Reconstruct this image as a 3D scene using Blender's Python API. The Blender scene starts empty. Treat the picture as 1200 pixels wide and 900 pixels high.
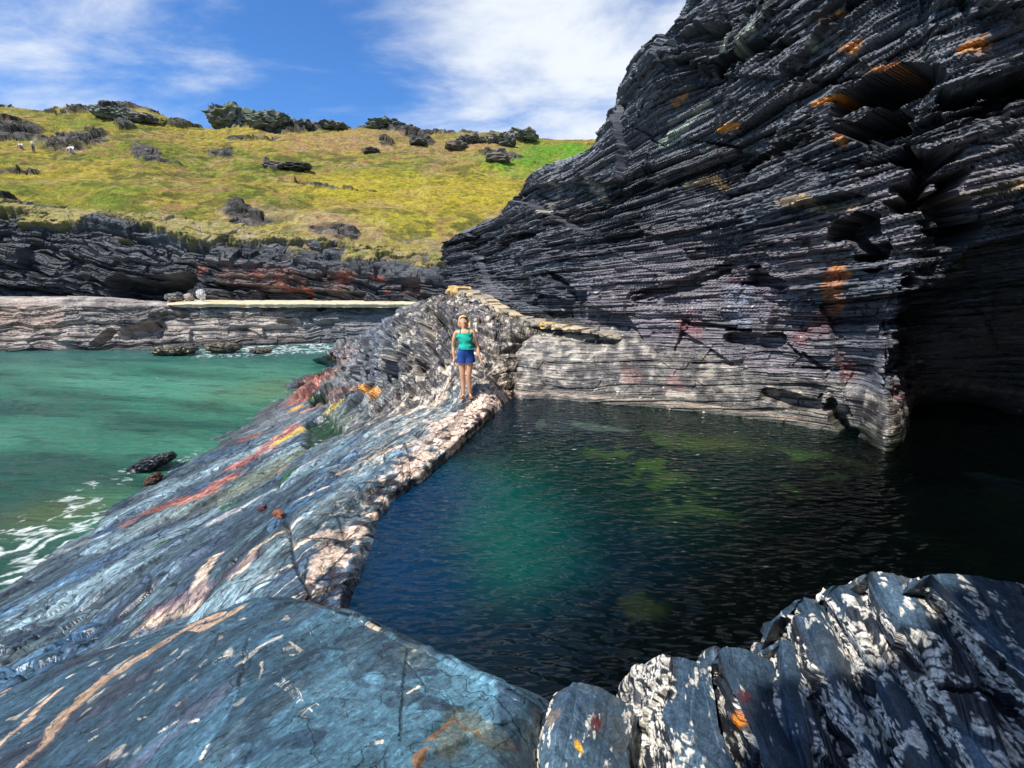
import bpy, bmesh, math, random, os
import numpy as np
from mathutils import Vector, Matrix
R = math.radians
C = bpy.context.scene.collection
QUICK = False
DENS = 1.0

# ------------------------------------------------------------------ camera model (photo is 1200x900)
F, PITCH, CAMZ = 560.0, R(12.0), 5.0
CP, SP = math.cos(PITCH), math.sin(PITCH)
def ray(px, py):
    u = (px-600)/F; v = (450-py)/F
    return np.array([u, CP+v*SP, -SP+v*CP])
def W(px, py, val):
    """photo point -> world; val < 5 is a height z, val >= 5 is a distance y"""
    r = ray(px, py)
    if val >= 5.0: t = val/r[1]
    else:
        t = (val-CAMZ)/r[2]
    return np.array([r[0]*t, r[1]*t, CAMZ+r[2]*t])
def project(P):
    y = P[..., 1]; z = P[..., 2]-CAMZ
    d = y*CP - z*SP; h = y*SP + z*CP
    d = np.where(d < 0.05, 0.05, d)
    return 600+F*P[..., 0]/d, 450-F*h/d

# ------------------------------------------------------------------ noise
def hsh(ix, iy, iz, seed=0):
    with np.errstate(over='ignore'):
        h = (ix.astype(np.int64)*374761393 + iy.astype(np.int64)*668265263 + iz.astype(np.int64)*1440662683 + seed*974634777) & 0xffffffff
        h = ((h ^ (h >> 13))*1274126177) & 0xffffffff
        h = ((h ^ (h >> 16))*2246822519) & 0xffffffff
        h = h ^ (h >> 15)
    return (h & 0xffffff).astype(np.float32)/np.float32(0xffffff)
def vn(P, f=1.0, seed=0):
    if np.isscalar(f): f = (f, f, f)
    Q = [P[..., k].astype(np.float64)*f[k] + 13.7*(seed+1)*(k+1) for k in range(3)]
    I = [np.floor(q) for q in Q]; fr = [(q-i).astype(np.float32) for q, i in zip(Q, I)]
    w = [t*t*(3-2*t) for t in fr]; I = [i.astype(np.int64) for i in I]
    out = 0
    for dx in (0, 1):
        for dy in (0, 1):
            for dz in (0, 1):
                ww = (w[0] if dx else 1-w[0])*(w[1] if dy else 1-w[1])*(w[2] if dz else 1-w[2])
                out = out + ww*hsh(I[0]+dx, I[1]+dy, I[2]+dz, seed)
    return out*2-1
def fbm(P, f=1.0, o=4, seed=0, g=0.5):
    if np.isscalar(f): f = (f, f, f)
    s = 0; a = 1; n = 0
    for k in range(o):
        s = s + a*vn(P, tuple(x*2.03**k for x in f), seed+k*7); n += a; a *= g
    return s/n
def ss(x, a, b):
    t = np.clip((x-a)/(b-a), 0, 1); return t*t*(3-2*t)
def basis(n, a):
    n = np.array(n, float); n /= np.linalg.norm(n)
    a = np.array(a, float); a -= n*a.dot(n); a /= np.linalg.norm(a)
    return n, a, np.cross(n, a)
def local(P, B):
    n, a, b = B
    return np.stack([P@a, P@b, P@n], -1)       # along, across, through the beds
def worley(X, Y, seed=0):
    ix = np.floor(X).astype(np.int64); iy = np.floor(Y).astype(np.int64)
    f1 = np.full(X.shape, 9.0); f2 = f1.copy(); idv = np.zeros(X.shape)
    z = np.zeros_like(ix)
    for dx in (-1, 0, 1):
        for dy in (-1, 0, 1):
            cx = ix+dx; cy = iy+dy
            px = cx+0.15+0.7*hsh(cx, cy, z, seed); py = cy+0.15+0.7*hsh(cx, cy, z+1, seed)
            d = np.hypot(X-px, Y-py)
            new = d < f1
            f2 = np.where(new, f1, np.minimum(f2, d)); idv = np.where(new, hsh(cx, cy, z+2, seed), idv); f1 = np.where(new, d, f1)
    return f1, f2-f1, idv
def slate(L, scales, seed=0, warp=0.25):
    """blocky bedded relief; L = local coords (along, across, through)"""
    s = L[..., 2] + warp*fbm(L, (0.35, 0.35, 0.35), 3, seed+50) + 0.03*vn(L, (2.0, 2.0, 2.0), seed+51)
    d = np.zeros(s.shape)
    for k, (t, la, lb, amp) in enumerate(scales):
        q = s/t; li = np.floor(q).astype(np.int64); fr = q-li
        o = hsh(li, li*0, li*0, seed+k); o2 = hsh(li, li*0+1, li*0, seed+k)
        aw = L[..., 0] + 0.25*la*vn(L, (1/la*2.2,)*3, seed+k+70)
        bi = np.floor(aw/(la*(0.5+o)) + 9*o2).astype(np.int64)
        ci = np.floor(L[..., 1]/lb + 5*o).astype(np.int64)
        v = hsh(li, bi, ci, seed+k+20)
        d += amp*(v-0.5)
        d -= amp*0.35*(1-ss(np.minimum(fr, 1-fr), 0.0, 0.12))
    return d

# ------------------------------------------------------------------ lattice sheets
def cr(ctrl, n, axis):
    A = np.moveaxis(np.asarray(ctrl, float), axis, 0); m = A.shape[0]
    t = np.linspace(0, m-1, n); i = np.minimum(t.astype(int), m-2); f = (t-i).reshape((-1,)+(1,)*(A.ndim-1))
    E = np.concatenate([[2*A[0]-A[1]], A, [2*A[-1]-A[-2]]])
    p0, p1, p2, p3 = E[i], E[i+1], E[i+2], E[i+3]
    o = 0.5*((2*p1)+(-p0+p2)*f+(2*p0-5*p1+4*p2-p3)*f*f+(-p0+3*p1-3*p2+p3)*f**3)
    return np.moveaxis(o, 0, axis)
def lattice(rows, nr, nc):
    pts = np.array([[W(*p) if len(p) == 3 else np.array(p[1:], float) for p in r] for r in rows])
    g = cr(cr(pts, max(4, int(nr*DENS)), 0), max(4, int(nc*DENS)), 1)
    return g
def gnormals(g, up=None):
    du = np.gradient(g, axis=0); dv = np.gradient(g, axis=1)
    n = np.cross(du, dv); n /= np.linalg.norm(n, axis=-1, keepdims=True)+1e-12
    if up is not None:
        s = np.sign((n*np.array(up)).sum(-1).mean())
        n = n*(s if s != 0 else 1)
    return n
def soft_normals(g, up, k=28, it=6):
    nr, nc = g.shape[:2]
    ri = np.linspace(0, nr-1, k).astype(int); ci = np.linspace(0, nc-1, int(k*1.6)).astype(int)
    n = gnormals(g[np.ix_(ri, ci)], up)
    for _ in range(it):
        p = np.pad(n, ((1, 1), (1, 1), (0, 0)), 'edge'); n = (p[:-2, 1:-1]+p[2:, 1:-1]+p[1:-1, :-2]+p[1:-1, 2:]+2*n)/6
    n = cr(cr(n, nr, 0), nc, 1); return n/(np.linalg.norm(n, axis=-1, keepdims=True)+1e-9)
def grid_mesh(name, g, col=None, attrs=None, smooth=False, mat=None, parent=None, flip=False):
    nr, nc = g.shape[:2]
    me = bpy.data.meshes.new(name)
    idx = np.arange(nr*nc).reshape(nr, nc)
    q = np.stack([idx[:-1, :-1], idx[:-1, 1:], idx[1:, 1:], idx[1:, :-1]], -1).reshape(-1, 4)
    if flip: q = q[:, ::-1]
    me.vertices.add(nr*nc); me.vertices.foreach_set('co', g.reshape(-1).astype(np.float32))
    me.loops.add(q.size); me.loops.foreach_set('vertex_index', q.reshape(-1).astype(np.int32))
    me.polygons.add(len(q)); me.polygons.foreach_set('loop_start', (np.arange(len(q))*4).astype(np.int32))
    me.polygons.foreach_set('loop_total', np.full(len(q), 4, np.int32))
    me.update(calc_edges=True); me.validate()
    me.polygons.foreach_set('use_smooth', np.full(len(q), smooth))
    if col is not None:
        a = me.color_attributes.new('Col', 'FLOAT_COLOR', 'POINT')
        c4 = np.ones((nr*nc, 4), np.float32); c4[:, :3] = np.clip(col.reshape(-1, 3), 0, 1)
        a.data.foreach_set('color', c4.reshape(-1))
    for k, v in (attrs or {}).items():
        if v.ndim == 3: a = me.attributes.new(k, 'FLOAT_VECTOR', 'POINT'); a.data.foreach_set('vector', v.reshape(-1).astype(np.float32))
        else: a = me.attributes.new(k, 'FLOAT', 'POINT'); a.data.foreach_set('value', v.reshape(-1).astype(np.float32))
    if mat: me.materials.append(mat)
    o = bpy.data.objects.new(name, me); C.objects.link(o)
    if parent: o.parent = parent
    return o
class Painter:
    """albedo on a sheet; marks are laid out along the surface in metres"""
    def __init__(s, g, base):
        s.P = g; s.col = np.empty(g.shape); s.col[:] = base; s.U, s.V = project(g)
    def mix(s, c, m):
        m = np.clip(m, 0, 1)[..., None]; s.col = s.col*(1-m) + np.array(c)*m
    def pick(s, x, y):
        i = np.argmin((s.U-x)**2+(s.V-y)**2); return s.P.reshape(-1, 3)[i]
    def line(s, pts, r, warp=0.5, wf=2.0, seed=0, soft=0.35, extra=None):
        """mask round a polyline given as photo points; r in metres (scalar or per point)"""
        Q = [s.pick(*p[:2]) for p in pts]; m = np.zeros(s.U.shape)
        rs = [p[2] if len(p) > 2 else r for p in pts]
        if len(Q) == 1: Q = Q*2; rs = rs*2
        lo = np.min(Q, 0)-max(rs)*3; hi = np.max(Q, 0)+max(rs)*3
        sel = np.all((s.P > lo) & (s.P < hi), -1)
        if not sel.any(): return m
        P = s.P[sel]; best = np.full(len(P), 99.0)
        for a, b, ra, rb in zip(Q[:-1], Q[1:], rs[:-1], rs[1:]):
            ab = b-a; t = np.clip(((P-a)@ab)/(ab@ab+1e-9), 0, 1)
            d = np.linalg.norm(P-a-t[:, None]*ab, axis=1)/(ra+(rb-ra)*t)
            best = np.minimum(best, d)
        best = best + warp*fbm(P, wf/np.mean(rs)*0.5, 3, seed+3)
        if extra is not None: best = best + extra[sel]
        m[sel] = 1-ss(best, 1-soft, 1+soft)
        return m

# ------------------------------------------------------------------ materials
def newmat(name):
    m = bpy.data.materials.new(name); m.use_nodes = True
    nt = m.node_tree; b = nt.nodes['Principled BSDF']
    return m, nt, b
def rock_mat(name, scale=(1, 1, 6), rot=(0, 0, 0), rough=0.6, freq=6.0, bump=0.25, var=0.45, spec=0.5, bumpd=0.02, attr=True, color=(0.1, 0.1, 0.1), freq2=40, fleck=0.0, bed=False, cells=None, cellvar=.5, crackw=.03):
    m, nt, b = newmat(name); N = nt.nodes; K = nt.links
    geo = N.new('ShaderNodeTexCoord'); mp = N.new('ShaderNodeMapping')
    mp.inputs['Rotation'].default_value = rot; mp.inputs['Scale'].default_value = scale
    if bed: ba = N.new('ShaderNodeAttribute'); ba.attribute_name = 'bed'; K.new(ba.outputs['Vector'], mp.inputs['Vector'])
    else: K.new(geo.outputs['Object'], mp.inputs['Vector'])
    n1 = N.new('ShaderNodeTexNoise'); n1.inputs['Scale'].default_value = freq; n1.inputs['Detail'].default_value = 8; n1.inputs['Roughness'].default_value = 0.65
    K.new(mp.outputs[0], n1.inputs['Vector'])
    n2 = N.new('ShaderNodeTexNoise'); n2.inputs['Scale'].default_value = freq2; n2.inputs['Detail'].default_value = 4
    K.new(geo.outputs['Object'], n2.inputs['Vector'])
    mr = N.new('ShaderNodeMapRange'); mr.inputs['From Min'].default_value = 0.3; mr.inputs['From Max'].default_value = 0.7
    mr.inputs['To Min'].default_value = 1-var; mr.inputs['To Max'].default_value = 1+var
    K.new(n1.outputs['Fac'], mr.inputs['Value'])
    mr2 = N.new('ShaderNodeMapRange'); mr2.inputs['From Min'].default_value = 0.3; mr2.inputs['From Max'].default_value = 0.7
    mr2.inputs['To Min'].default_value = 1-var*0.5; mr2.inputs['To Max'].default_value = 1+var*0.5
    K.new(n2.outputs['Fac'], mr2.inputs['Value'])
    mul = N.new('ShaderNodeMath'); mul.operation = 'MULTIPLY'; K.new(mr.outputs[0], mul.inputs[0]); K.new(mr2.outputs[0], mul.inputs[1])
    if fleck:
        n3 = N.new('ShaderNodeTexNoise'); n3.inputs['Scale'].default_value = freq*3.1; n3.inputs['Detail'].default_value = 6; n3.inputs['Roughness'].default_value = .7
        K.new(mp.outputs[0], n3.inputs['Vector'])
        cr_ = N.new('ShaderNodeValToRGB'); e = cr_.color_ramp.elements
        e[0].position = .30; e[0].color = (1-fleck*.85,)*3+(1,); e[1].position = .72; e[1].color = (1,)*4
        for p_, v_ in ((.40, 1-fleck*.45), (.47, .95), (.53, 1.0)): q_ = e.new(p_); q_.color = (v_,)*3+(1,)
        K.new(n3.outputs['Fac'], cr_.inputs['Fac'])
        hi = N.new('ShaderNodeMapRange'); hi.inputs['From Min'].default_value = .56; hi.inputs['From Max'].default_value = .68; hi.inputs['To Min'].default_value = 1; hi.inputs['To Max'].default_value = 1+1.3*fleck; K.new(n3.outputs['Fac'], hi.inputs['Value'])
        m1 = N.new('ShaderNodeMath'); m1.operation = 'MULTIPLY'; K.new(cr_.outputs['Color'], m1.inputs[0]); K.new(hi.outputs[0], m1.inputs[1])
        m2_ = N.new('ShaderNodeMath'); m2_.operation = 'MULTIPLY'; K.new(m1.outputs[0], m2_.inputs[0]); K.new(mul.outputs[0], m2_.inputs[1]); mul = m2_
    vm = N.new('ShaderNodeVectorMath'); vm.operation = 'SCALE'
    if attr:
        at = N.new('ShaderNodeAttribute'); at.attribute_name = 'Col'; K.new(at.outputs['Color'], vm.inputs[0])
    else: vm.inputs[0].default_value = color
    K.new(mul.outputs[0], vm.inputs['Scale']); K.new(vm.outputs[0], b.inputs['Base Color'])
    hsrc = n1.outputs['Fac']
    if cells:
        def mth(op, a_, b_=None):
            q_ = N.new('ShaderNodeMath'); q_.operation = op
            for k_, v_ in enumerate((a_, b_)):
                if v_ is None: continue
                if isinstance(v_, (int, float)): q_.inputs[k_].default_value = v_
                else: K.new(v_, q_.inputs[k_])
            return q_.outputs[0]
        nd = N.new('ShaderNodeTexNoise'); nd.inputs['Scale'].default_value = 2.5; nd.inputs['Detail'].default_value = 3; K.new(mp.outputs[0], nd.inputs['Vector'])
        mc = N.new('ShaderNodeMapping'); mc.inputs['Scale'].default_value = cells
        if bed: K.new(ba.outputs['Vector'], mc.inputs['Vector'])
        else: K.new(geo.outputs['Object'], mc.inputs['Vector'])
        sub_ = N.new('ShaderNodeVectorMath'); sub_.operation = 'MULTIPLY_ADD'; K.new(nd.outputs['Color'], sub_.inputs[0]); sub_.inputs[1].default_value = (.22, .22, .22); K.new(mc.outputs[0], sub_.inputs[2])
        fac = None
        for k_ in (1.0, 2.7):
            sc2 = N.new('ShaderNodeVectorMath'); sc2.operation = 'SCALE'; sc2.inputs['Scale'].default_value = k_; K.new(sub_.outputs[0], sc2.inputs[0])
            v1 = N.new('ShaderNodeTexVoronoi'); v1.inputs['Scale'].default_value = 1; K.new(sc2.outputs[0], v1.inputs['Vector'])
            v2 = N.new('ShaderNodeTexVoronoi'); v2.feature = 'DISTANCE_TO_EDGE'; v2.inputs['Scale'].default_value = 1; K.new(sc2.outputs[0], v2.inputs['Vector'])
            sx_ = N.new('ShaderNodeSeparateXYZ'); K.new(v1.outputs['Color'], sx_.inputs[0])
            br = N.new('ShaderNodeMapRange'); br.inputs['To Min'].default_value = 1-cellvar/k_**.5; br.inputs['To Max'].default_value = 1+cellvar/k_**.5; K.new(sx_.outputs['X'], br.inputs['Value'])
            ck = N.new('ShaderNodeMapRange'); ck.inputs['From Max'].default_value = crackw*k_**.5; ck.inputs['To Min'].default_value = .12; K.new(v2.outputs['Distance'], ck.inputs['Value'])
            gate = N.new('ShaderNodeMapRange'); gate.inputs['From Min'].default_value = .45; gate.inputs['From Max'].default_value = .53; gate.inputs['To Max'].default_value = .9; K.new(n1.outputs['Fac'], gate.inputs['Value'])
            ck2 = mth('MAXIMUM', ck.outputs[0], gate.outputs[0]) if k_ > 1 else ck.outputs[0]
            f_ = mth('MULTIPLY', br.outputs[0], ck2); fac = f_ if fac is None else mth('MULTIPLY', fac, f_)
            if k_ == 1.0: hsrc = mth('ADD', hsrc, mth('MULTIPLY', mth('MULTIPLY', sx_.outputs['X'], ck2), .9))
            else: hsrc = mth('ADD', hsrc, mth('MULTIPLY', mth('MULTIPLY', sx_.outputs['X'], ck2), .4))
        mm_ = N.new('ShaderNodeMath'); mm_.operation = 'MULTIPLY'; K.new(fac, mm_.inputs[0]); K.new(mul.outputs[0], mm_.inputs[1]); K.new(mm_.outputs[0], vm.inputs['Scale'])
    bp = N.new('ShaderNodeBump'); bp.inputs['Strength'].default_value = bump; bp.inputs['Distance'].default_value = bumpd
    K.new(hsrc, bp.inputs['Height'])
    bp2 = N.new('ShaderNodeBump'); bp2.inputs['Strength'].default_value = bump*0.6; bp2.inputs['Distance'].default_value = bumpd*0.4
    K.new(n2.outputs['Fac'], bp2.inputs['Height']); K.new(bp.outputs[0], bp2.inputs['Normal']); K.new(bp2.outputs[0], b.inputs['Normal'])
    mr3 = N.new('ShaderNodeMapRange'); mr3.inputs['From Min'].default_value = 0.35; mr3.inputs['From Max'].default_value = 0.65
    mr3.inputs['To Min'].default_value = rough-0.12; mr3.inputs['To Max'].default_value = rough+0.15
    K.new(n1.outputs['Fac'], mr3.inputs['Value']); K.new(mr3.outputs[0], b.inputs['Roughness'])
    b.inputs['Specular IOR Level'].default_value = spec
    return m
def flat_mat(name, color, rough=0.6, var=0.2, freq=30, bump=0.1):
    return rock_mat(name, (1, 1, 1), rough=rough, freq=freq, bump=bump, var=var, attr=False, color=color, bumpd=0.005, spec=0.3, freq2=freq*4)

def tag(o, label=None, cat=None, group=None, kind=None):
    for k, v in (('label', label), ('category', cat), ('group', group), ('kind', kind)):
        if v: o[k] = v
    return o

# bedding of the big cliff: nearly level, rising gently to the right
BC = basis((-0.10, 0.12, 1.0), (0.85, -0.52, 0.1))

#@@ CLIFF
def build_cliff():
    w = 'w'
    K = [
     [(575,400,26),(575,385,26),(575,372,26),(575,360,26),(575,345,26),(575,325,26),(575,310,26),(575,298,27),(580,292,32)],
     [(532,392,19),(532,375,19),(532,362,19),(531,352,19),(529,335,19),(523,318,19),(520,303,19),(524,291,20),(545,285,26)],
     [(560,400,14.6),(560,385,14.8),(560,372,15),(560,360,15),(560,340,15.6),(560,320,16),(560,295,16.5),(562,266,17.5),(575,258,24)],
     [(598,485,10.3),(598,464,10.5),(598,425,11),(598,392,11.8),(598,366,13.0),(598,330,13.8),(598,285,14.4),(602,246,15.5),(625,262,22)],
     [(645,490,10),(645,468,10.2),(645,430,10.5),(645,400,11),(645,380,11.7),(645,320,12.3),(645,260,12.9),(643,201,14),(675,232,20)],
     [(700,497,9.6),(700,474,9.8),(700,435,10),(700,408,10.3),(700,388,10.8),(700,310,11.3),(700,240,11.8),(705,172,12.8),(745,210,19)],
     [(745,505,9.3),(745,480,9.5),(745,440,9.7),(745,408,9.9),(745,380,10.3),(745,290,10.8),(745,190,11.2),(748,90,12),(785,120,18)],
     [(790,513,9),(790,486,9.2),(790,450,9.4),(790,412,9.6),(790,378,9.9),(790,270,10.3),(795,148,10.6),(784,36,11.0),(825,30,17)],
     [(850,525,8.7),(850,494,8.85),(850,455,9),(850,415,9.2),(850,370,9.4),(850,240,9.8),(850,90,10.3),(880,-60,11.0),(900,-110,16)],
     [(920,535,8.1),(920,507,8.3),(920,465,8.4),(920,420,8.5),(920,360,8.6),(920,220,8.9),(920,50,9.4),(920,-180,10.4),(930,-230,14)],
     [(1000,555,7.5),(1000,519,7.6),(1000,475,7.7),(1000,425,7.8),(1000,355,7.9),(1000,200,8.1),(1000,0,8.6),(1000,-300,9.6),(1010,-360,12)],
     [(1045,570,6.9),(1050,531,7.0),(1055,480,7.1),(1055,425,7.2),(1060,350,7.2),(1070,190,7.5),(1070,-20,7.9),(1080,-350,8.8),(1090,-400,11)],
     [(1085,560,10.2),(1085,546,10.2),(1082,490,10.0),(1085,430,8.9),(1100,350,7.7),(1120,190,7.2),(1120,-50,7.5),(1140,-360,8.2),(1150,-450,12)],
     [(w,9.9,9.0,1.2),(w,9.8,8.9,2.5),(w,9.7,8.7,3.5),(w,9.1,7.9,4.4),(w,8.3,7.1,5.0),(w,7.7,6.6,5.9),(w,8.2,6.8,9.2),(w,8.8,7.4,13),(w,12,10,16)],
     [(w,10.1,5.9,1.2),(w,10.0,5.9,2.5),(w,9.9,5.9,3.5),(w,9.4,5.6,4.4),(w,8.7,5.3,5.0),(w,8.2,5.1,5.9),(w,8.7,4.9,9.2),(w,9.3,4.8,13),(w,12,6,16)],
     [(w,10,3,1.2),(w,9.6,3,2.5),(w,9.2,3,3.6),(w,8.6,2.8,4.8),(w,8.2,2.6,5.2),(w,7.6,2.4,6.2),(w,7.6,2,9.2),(w,7.6,1.6,12),(w,8,1,15)],
     [(w,7,-1,1.2),(w,6.5,-1,2.5),(w,6,-1,3.6),(w,6,-1,4.8),(w,6,-1,5.6),(w,5.6,-1,6.6),(w,5,-1,9),(w,4.6,-1,11.5),(w,6,-3,13)],
     [(w,2.6,-3.2,1.2),(w,2.5,-3.0,2.5),(w,2.4,-2.9,3.6),(w,2.3,-2.8,4.8),(w,2.2,-2.6,5.6),(w,2.0,-2.3,7),(w,1.6,-1.6,9.5),(w,1.2,-.7,12),(w,1.5,-4,13)],  # from here on: unseen overhang behind the camera, shaped to shade the near rocks
     [(w,-1.5,-3.6,1.2),(w,-1.5,-3.4,2.5),(w,-1.5,-3.3,3.6),(w,-1.5,-3.2,4.8),(w,-1.6,-3.0,5.6),(w,-1.7,-2.7,7),(w,-1.8,-2.4,9.5),(w,-2.0,-1.98,12),(w,-2,-4,13)],
     [(w,-3.0,-4.0,1.2),(w,-3.0,-3.9,2.5),(w,-3.0,-3.8,3.6),(w,-3.1,-3.6,4.8),(w,-3.2,-3.4,5.6),(w,-3.4,-3.0,7),(w,-3.0,-3.0,9.5),(w,-2.9,-2.6,12),(w,-3.5,-4,13)],
     [(w,-3.6,-8,1.2),(w,-3.6,-8,2.5),(w,-3.6,-8,3.6),(w,-3.6,-8,4.8),(w,-3.7,-8,5.6),(w,-3.9,-8,7),(w,-4.0,-8,9.5),(w,-4.1,-8,12),(w,-3.6,-8,13)],
    ]
    rows = [[K[c][r] for c in range(len(K))] for r in range(9)]
    # finer sampling where the camera looks: vertical direction is resampled unevenly by choosing many rows
    g = lattice(rows, 1050, 1000)
    n = soft_normals(g, (-0.4, -1, 0)); n[..., 2] *= 0.1
    pt = Painter(g, (0.068, 0.075, 0.088))
    P = g; U, V = pt.U, pt.V; z = P[..., 2]
    al = P[..., 0]*0.85-P[..., 1]*0.52
    L = np.stack([al, P[..., 0]*0.52+P[..., 1]*0.85, z-(0.04+0.24*ss(z, 3.8, 7.0))*(al-2.5)+0.10*P[..., 1]*ss(z, 5, 8)], -1)
    # ---- relief
    d = slate(L, [(0.9, 3.6, 3.0, 0.42), (0.33, 2.2, 1.6, 0.26), (0.13, 1.6, 1.0, 0.15), (0.07, 1.1, 0.8, 0.06)], 3, .12)
    blkf = hsh(np.floor(L[..., 2]/.17).astype(np.int64), np.floor(L[..., 0]/.5+7*hsh(np.floor(L[..., 2]/.17).astype(np.int64), np.int64(0)*np.floor(al).astype(np.int64), np.int64(0)*np.floor(al).astype(np.int64), 3)).astype(np.int64), np.int64(0)*np.floor(al).astype(np.int64), 8)-.5
    dfine = slate(L, [(0.16, 0.8, 0.6, 0.10), (0.07, 0.5, 0.35, 0.05), (0.03, 0.3, 0.2, 0.02)], 9, 0.3)
    zt = 4.0-0.16*np.clip(P[..., 0], 0, 7)+0.25*fbm(P, .9, 3, 91); smooth_zone = 1-ss(z, zt, zt+.35)                 # pale wave-worn band above the water
    sz2 = ss(z, 5.2, 6.4)
    amp = 0.45+0.55*sz2
    q1, q2, q3 = worley(al/1.5+.5*L[..., 2]+.10*vn(P, 1.1, 141), L[..., 2]/.75+.35*hsh(np.floor(al/1.1).astype(np.int64), np.int64(0)*np.floor(al).astype(np.int64), np.int64(0)*np.floor(al).astype(np.int64), 5), 77)
    facet = ss(q3, .52, .56)*ss(q2, .02, .07)*(.6+.4*ss(9-z, 0, 3))
    d = d*(1-.62*facet)+.22*(q3-.5)*ss(q2, 0, .05)
    d = d*amp*(1-smooth_zone) + dfine*(0.5+0.5*(1-smooth_zone))
    d += 0.30*fbm(P, 0.35, 3, 5)*(1-smooth_zone) + 0.06*fbm(P, 1.1, 3, 6)
    # broad buttresses between steep joints
    f1, e, idv = worley(L[..., 0]/2.3+0.25*L[..., 2]+0.15*vn(P, 0.7, 41), L[..., 2]/2.8, 12)
    d += (idv-0.5)*0.45*(1-smooth_zone)
    # ---- hollows seen in the photograph (elongated along the beds)
    def hollow(pts, r, depth, seed=0):
        nonlocal d
        m = pt.line(pts, r, 0.45, 1.3, seed, 0.06, blkf*1.3); d -= depth*m; return m
    hollow([(975,120,.12),(1030,108,.36),(1085,92,.16)], .3, 1.7, 1)
    hollow([(1005,145,.18),(1050,150,.36),(1035,175,.16)], .3, 1.5, 2)
    hollow([(1055,190,.3),(1090,192,.28),(1066,225,.2)], .4, 1.5, 3)
    hollow([(1110,104,.14),(1190,90,.2),(1250,80,.25)], .3, 1.4, 4)
    hollow([(1090,250,.2),(1112,272,.25)], .25, 1.2, 5)
    hollow([(1008,275,.22),(1025,300,.22)], .25, 1.1, 6)
    hollow([(870,188,.12),(930,172,.15),(955,160,.1)], .12, .8, 7)
    hollow([(850,78,.14),(900,62,.18),(930,50,.12)], .12, .9, 8)
    hollow([(880,325,.14),(915,335,.1)], .12, .5, 9)
    hollow([(745,350,.1),(800,335,.1),(850,318,.1)], .1, .35, 10)
    hollow([(855,395,.1),(905,400,.14)], .1, .4, 11)
    hollow([(975,470,.12),(985,500,.2)], .15, .5, 12)
    hollow([(930,90,.1),(960,70,.1)], .1, .4, 14)
    hollow([(650,320,.06),(690,350,.12),(665,338,.1)], .1, .4, 15)
    hollow([(790,45,.2),(850,30,.14)], .15, .5, 16)
    hollow([(1062,330,.1),(1072,420,.12),(1068,480,.12)], .1, .6, 17)
    hollow([(900,460,.08),(960,478,.1)], .1, .3, 18)
    g2 = g + n*d[..., None]
    # ---- colour
    nz = fbm(L, (0.5, 0.5, 2.2), 4, 21); nf = fbm(L, (2, 2, 14), 4, 22); ns = fbm(P, 7, 3, 23)
    pt.mix((0.125, 0.145, 0.17), ss(nz, -0.1, 0.45))
    pt.mix((0.018, 0.02, 0.024), ss(-nz+0.5*nf, 0.1, 0.4))
    thin = fbm(L, (1.2, 1.2, 26), 3, 24); pt.mix((0.27, 0.29, 0.32), ss(thin+.4*nf, .25, .45)*.75)
    pt.mix((0.24, 0.205, 0.23), ss(fbm(P, .6, 3, 31)+0.9*(1-ss(z, 5.5, 9.5))-0.5+0.3*nf, 0.1, 0.8)*0.75*ss(P[..., 0], 0, 2.5))   # lilac-grey lower face
    pt.mix((0.20, 0.19, 0.21), facet*.45*(.6+.4*ss(nf, -.2, .2))); pt.mix((0.01, 0.01, 0.012), (1-ss(q2, 0, .025))*.6*(1-smooth_zone))
    band = smooth_zone
    lim = np.clip(0.6+0.6*ns+0.5*nf, 0, 1)
    pt.mix((0.155, 0.14, 0.12), band*(0.55+0.45*lim))
    pt.mix((0.44, 0.39, 0.32), band*ss(ns+0.6*nf, 0.12, 0.3)*0.85)
    pt.mix((0.04, 0.036, 0.036), band*ss(-ns-0.5*nf, 0.08, 0.25)*0.85)
    pt.mix((0.05, 0.055, 0.04), (1-ss(z, 2.62, 2.85))*0.92*ss(P[..., 0], .6, 2.5))
    pt.mix((0.5, 0.38, 0.3), (1-ss(np.abs(z-2.62+0.04*ns), .02, .07))*0.6*(1-ss(U, 900, 1000)))
    ora = (0.85, 0.33, 0.05)
    fl = ss(nf+0.6*ns, 0.0, 0.25)
    def streak(pts, r, c, k=1.0, seed=0, brk=True):
        m = pt.line(pts, r, 0.8, 2.5, seed+60, 0.3)
        pt.mix(c, m*k*((0.45+0.55*fl) if brk else (.3+.7*ss(nf+.4*ns, -.2, .15))))
    for q in [[(1005,84,.03),(1030,76,.04),(1045,70,.03)], [(1130,52,.05),(1155,42,.11)], [(948,119,.04),(975,110,.05)], [(985,55,.04),(1000,55,.09)],
              [(845,152,.07),(865,148,.05)], [(790,120,.06),(805,110,.05)], [(975,360,.1),(985,322,.14)], [(990,165,.08),(998,172,.04)], [(965,25,.05),(985,15,.05)]]:
        streak(q, .1, ora, 0.95, 1)
    for q in [[(775,165,.14),(800,150,.1),(830,120,.06)], [(850,80,.08),(885,40,.14),(905,5,.16)], [(845,60,.05),(850,40,.05)], [(825,170,.04),(820,175,.04)], [(955,48,.04),(952,55,.06)]]:
        streak(q, .1, (0.58, 0.64, 0.52), 0.95, 2)
    for q in [[(1080,240,.05),(1130,232,.05),(1190,220,.06)], [(920,240,.06),(950,238,.1),(975,250,.08),(1010,243,.05)], [(800,215,.05),(830,208,.07),(850,222,.05)]]:
        streak(q, .1, (0.62, 0.46, 0.26), 0.95, 3)
    for q in [[(640,205,.08),(665,200,.2),(640,240,.06)], [(655,215,.1),(648,250,.08)], [(690,215,.15),(705,235,.1)]]:
        streak(q, .1, (0.6, 0.55, 0.46), 0.9, 4)
    red = (0.24, 0.085, 0.085)
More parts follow.
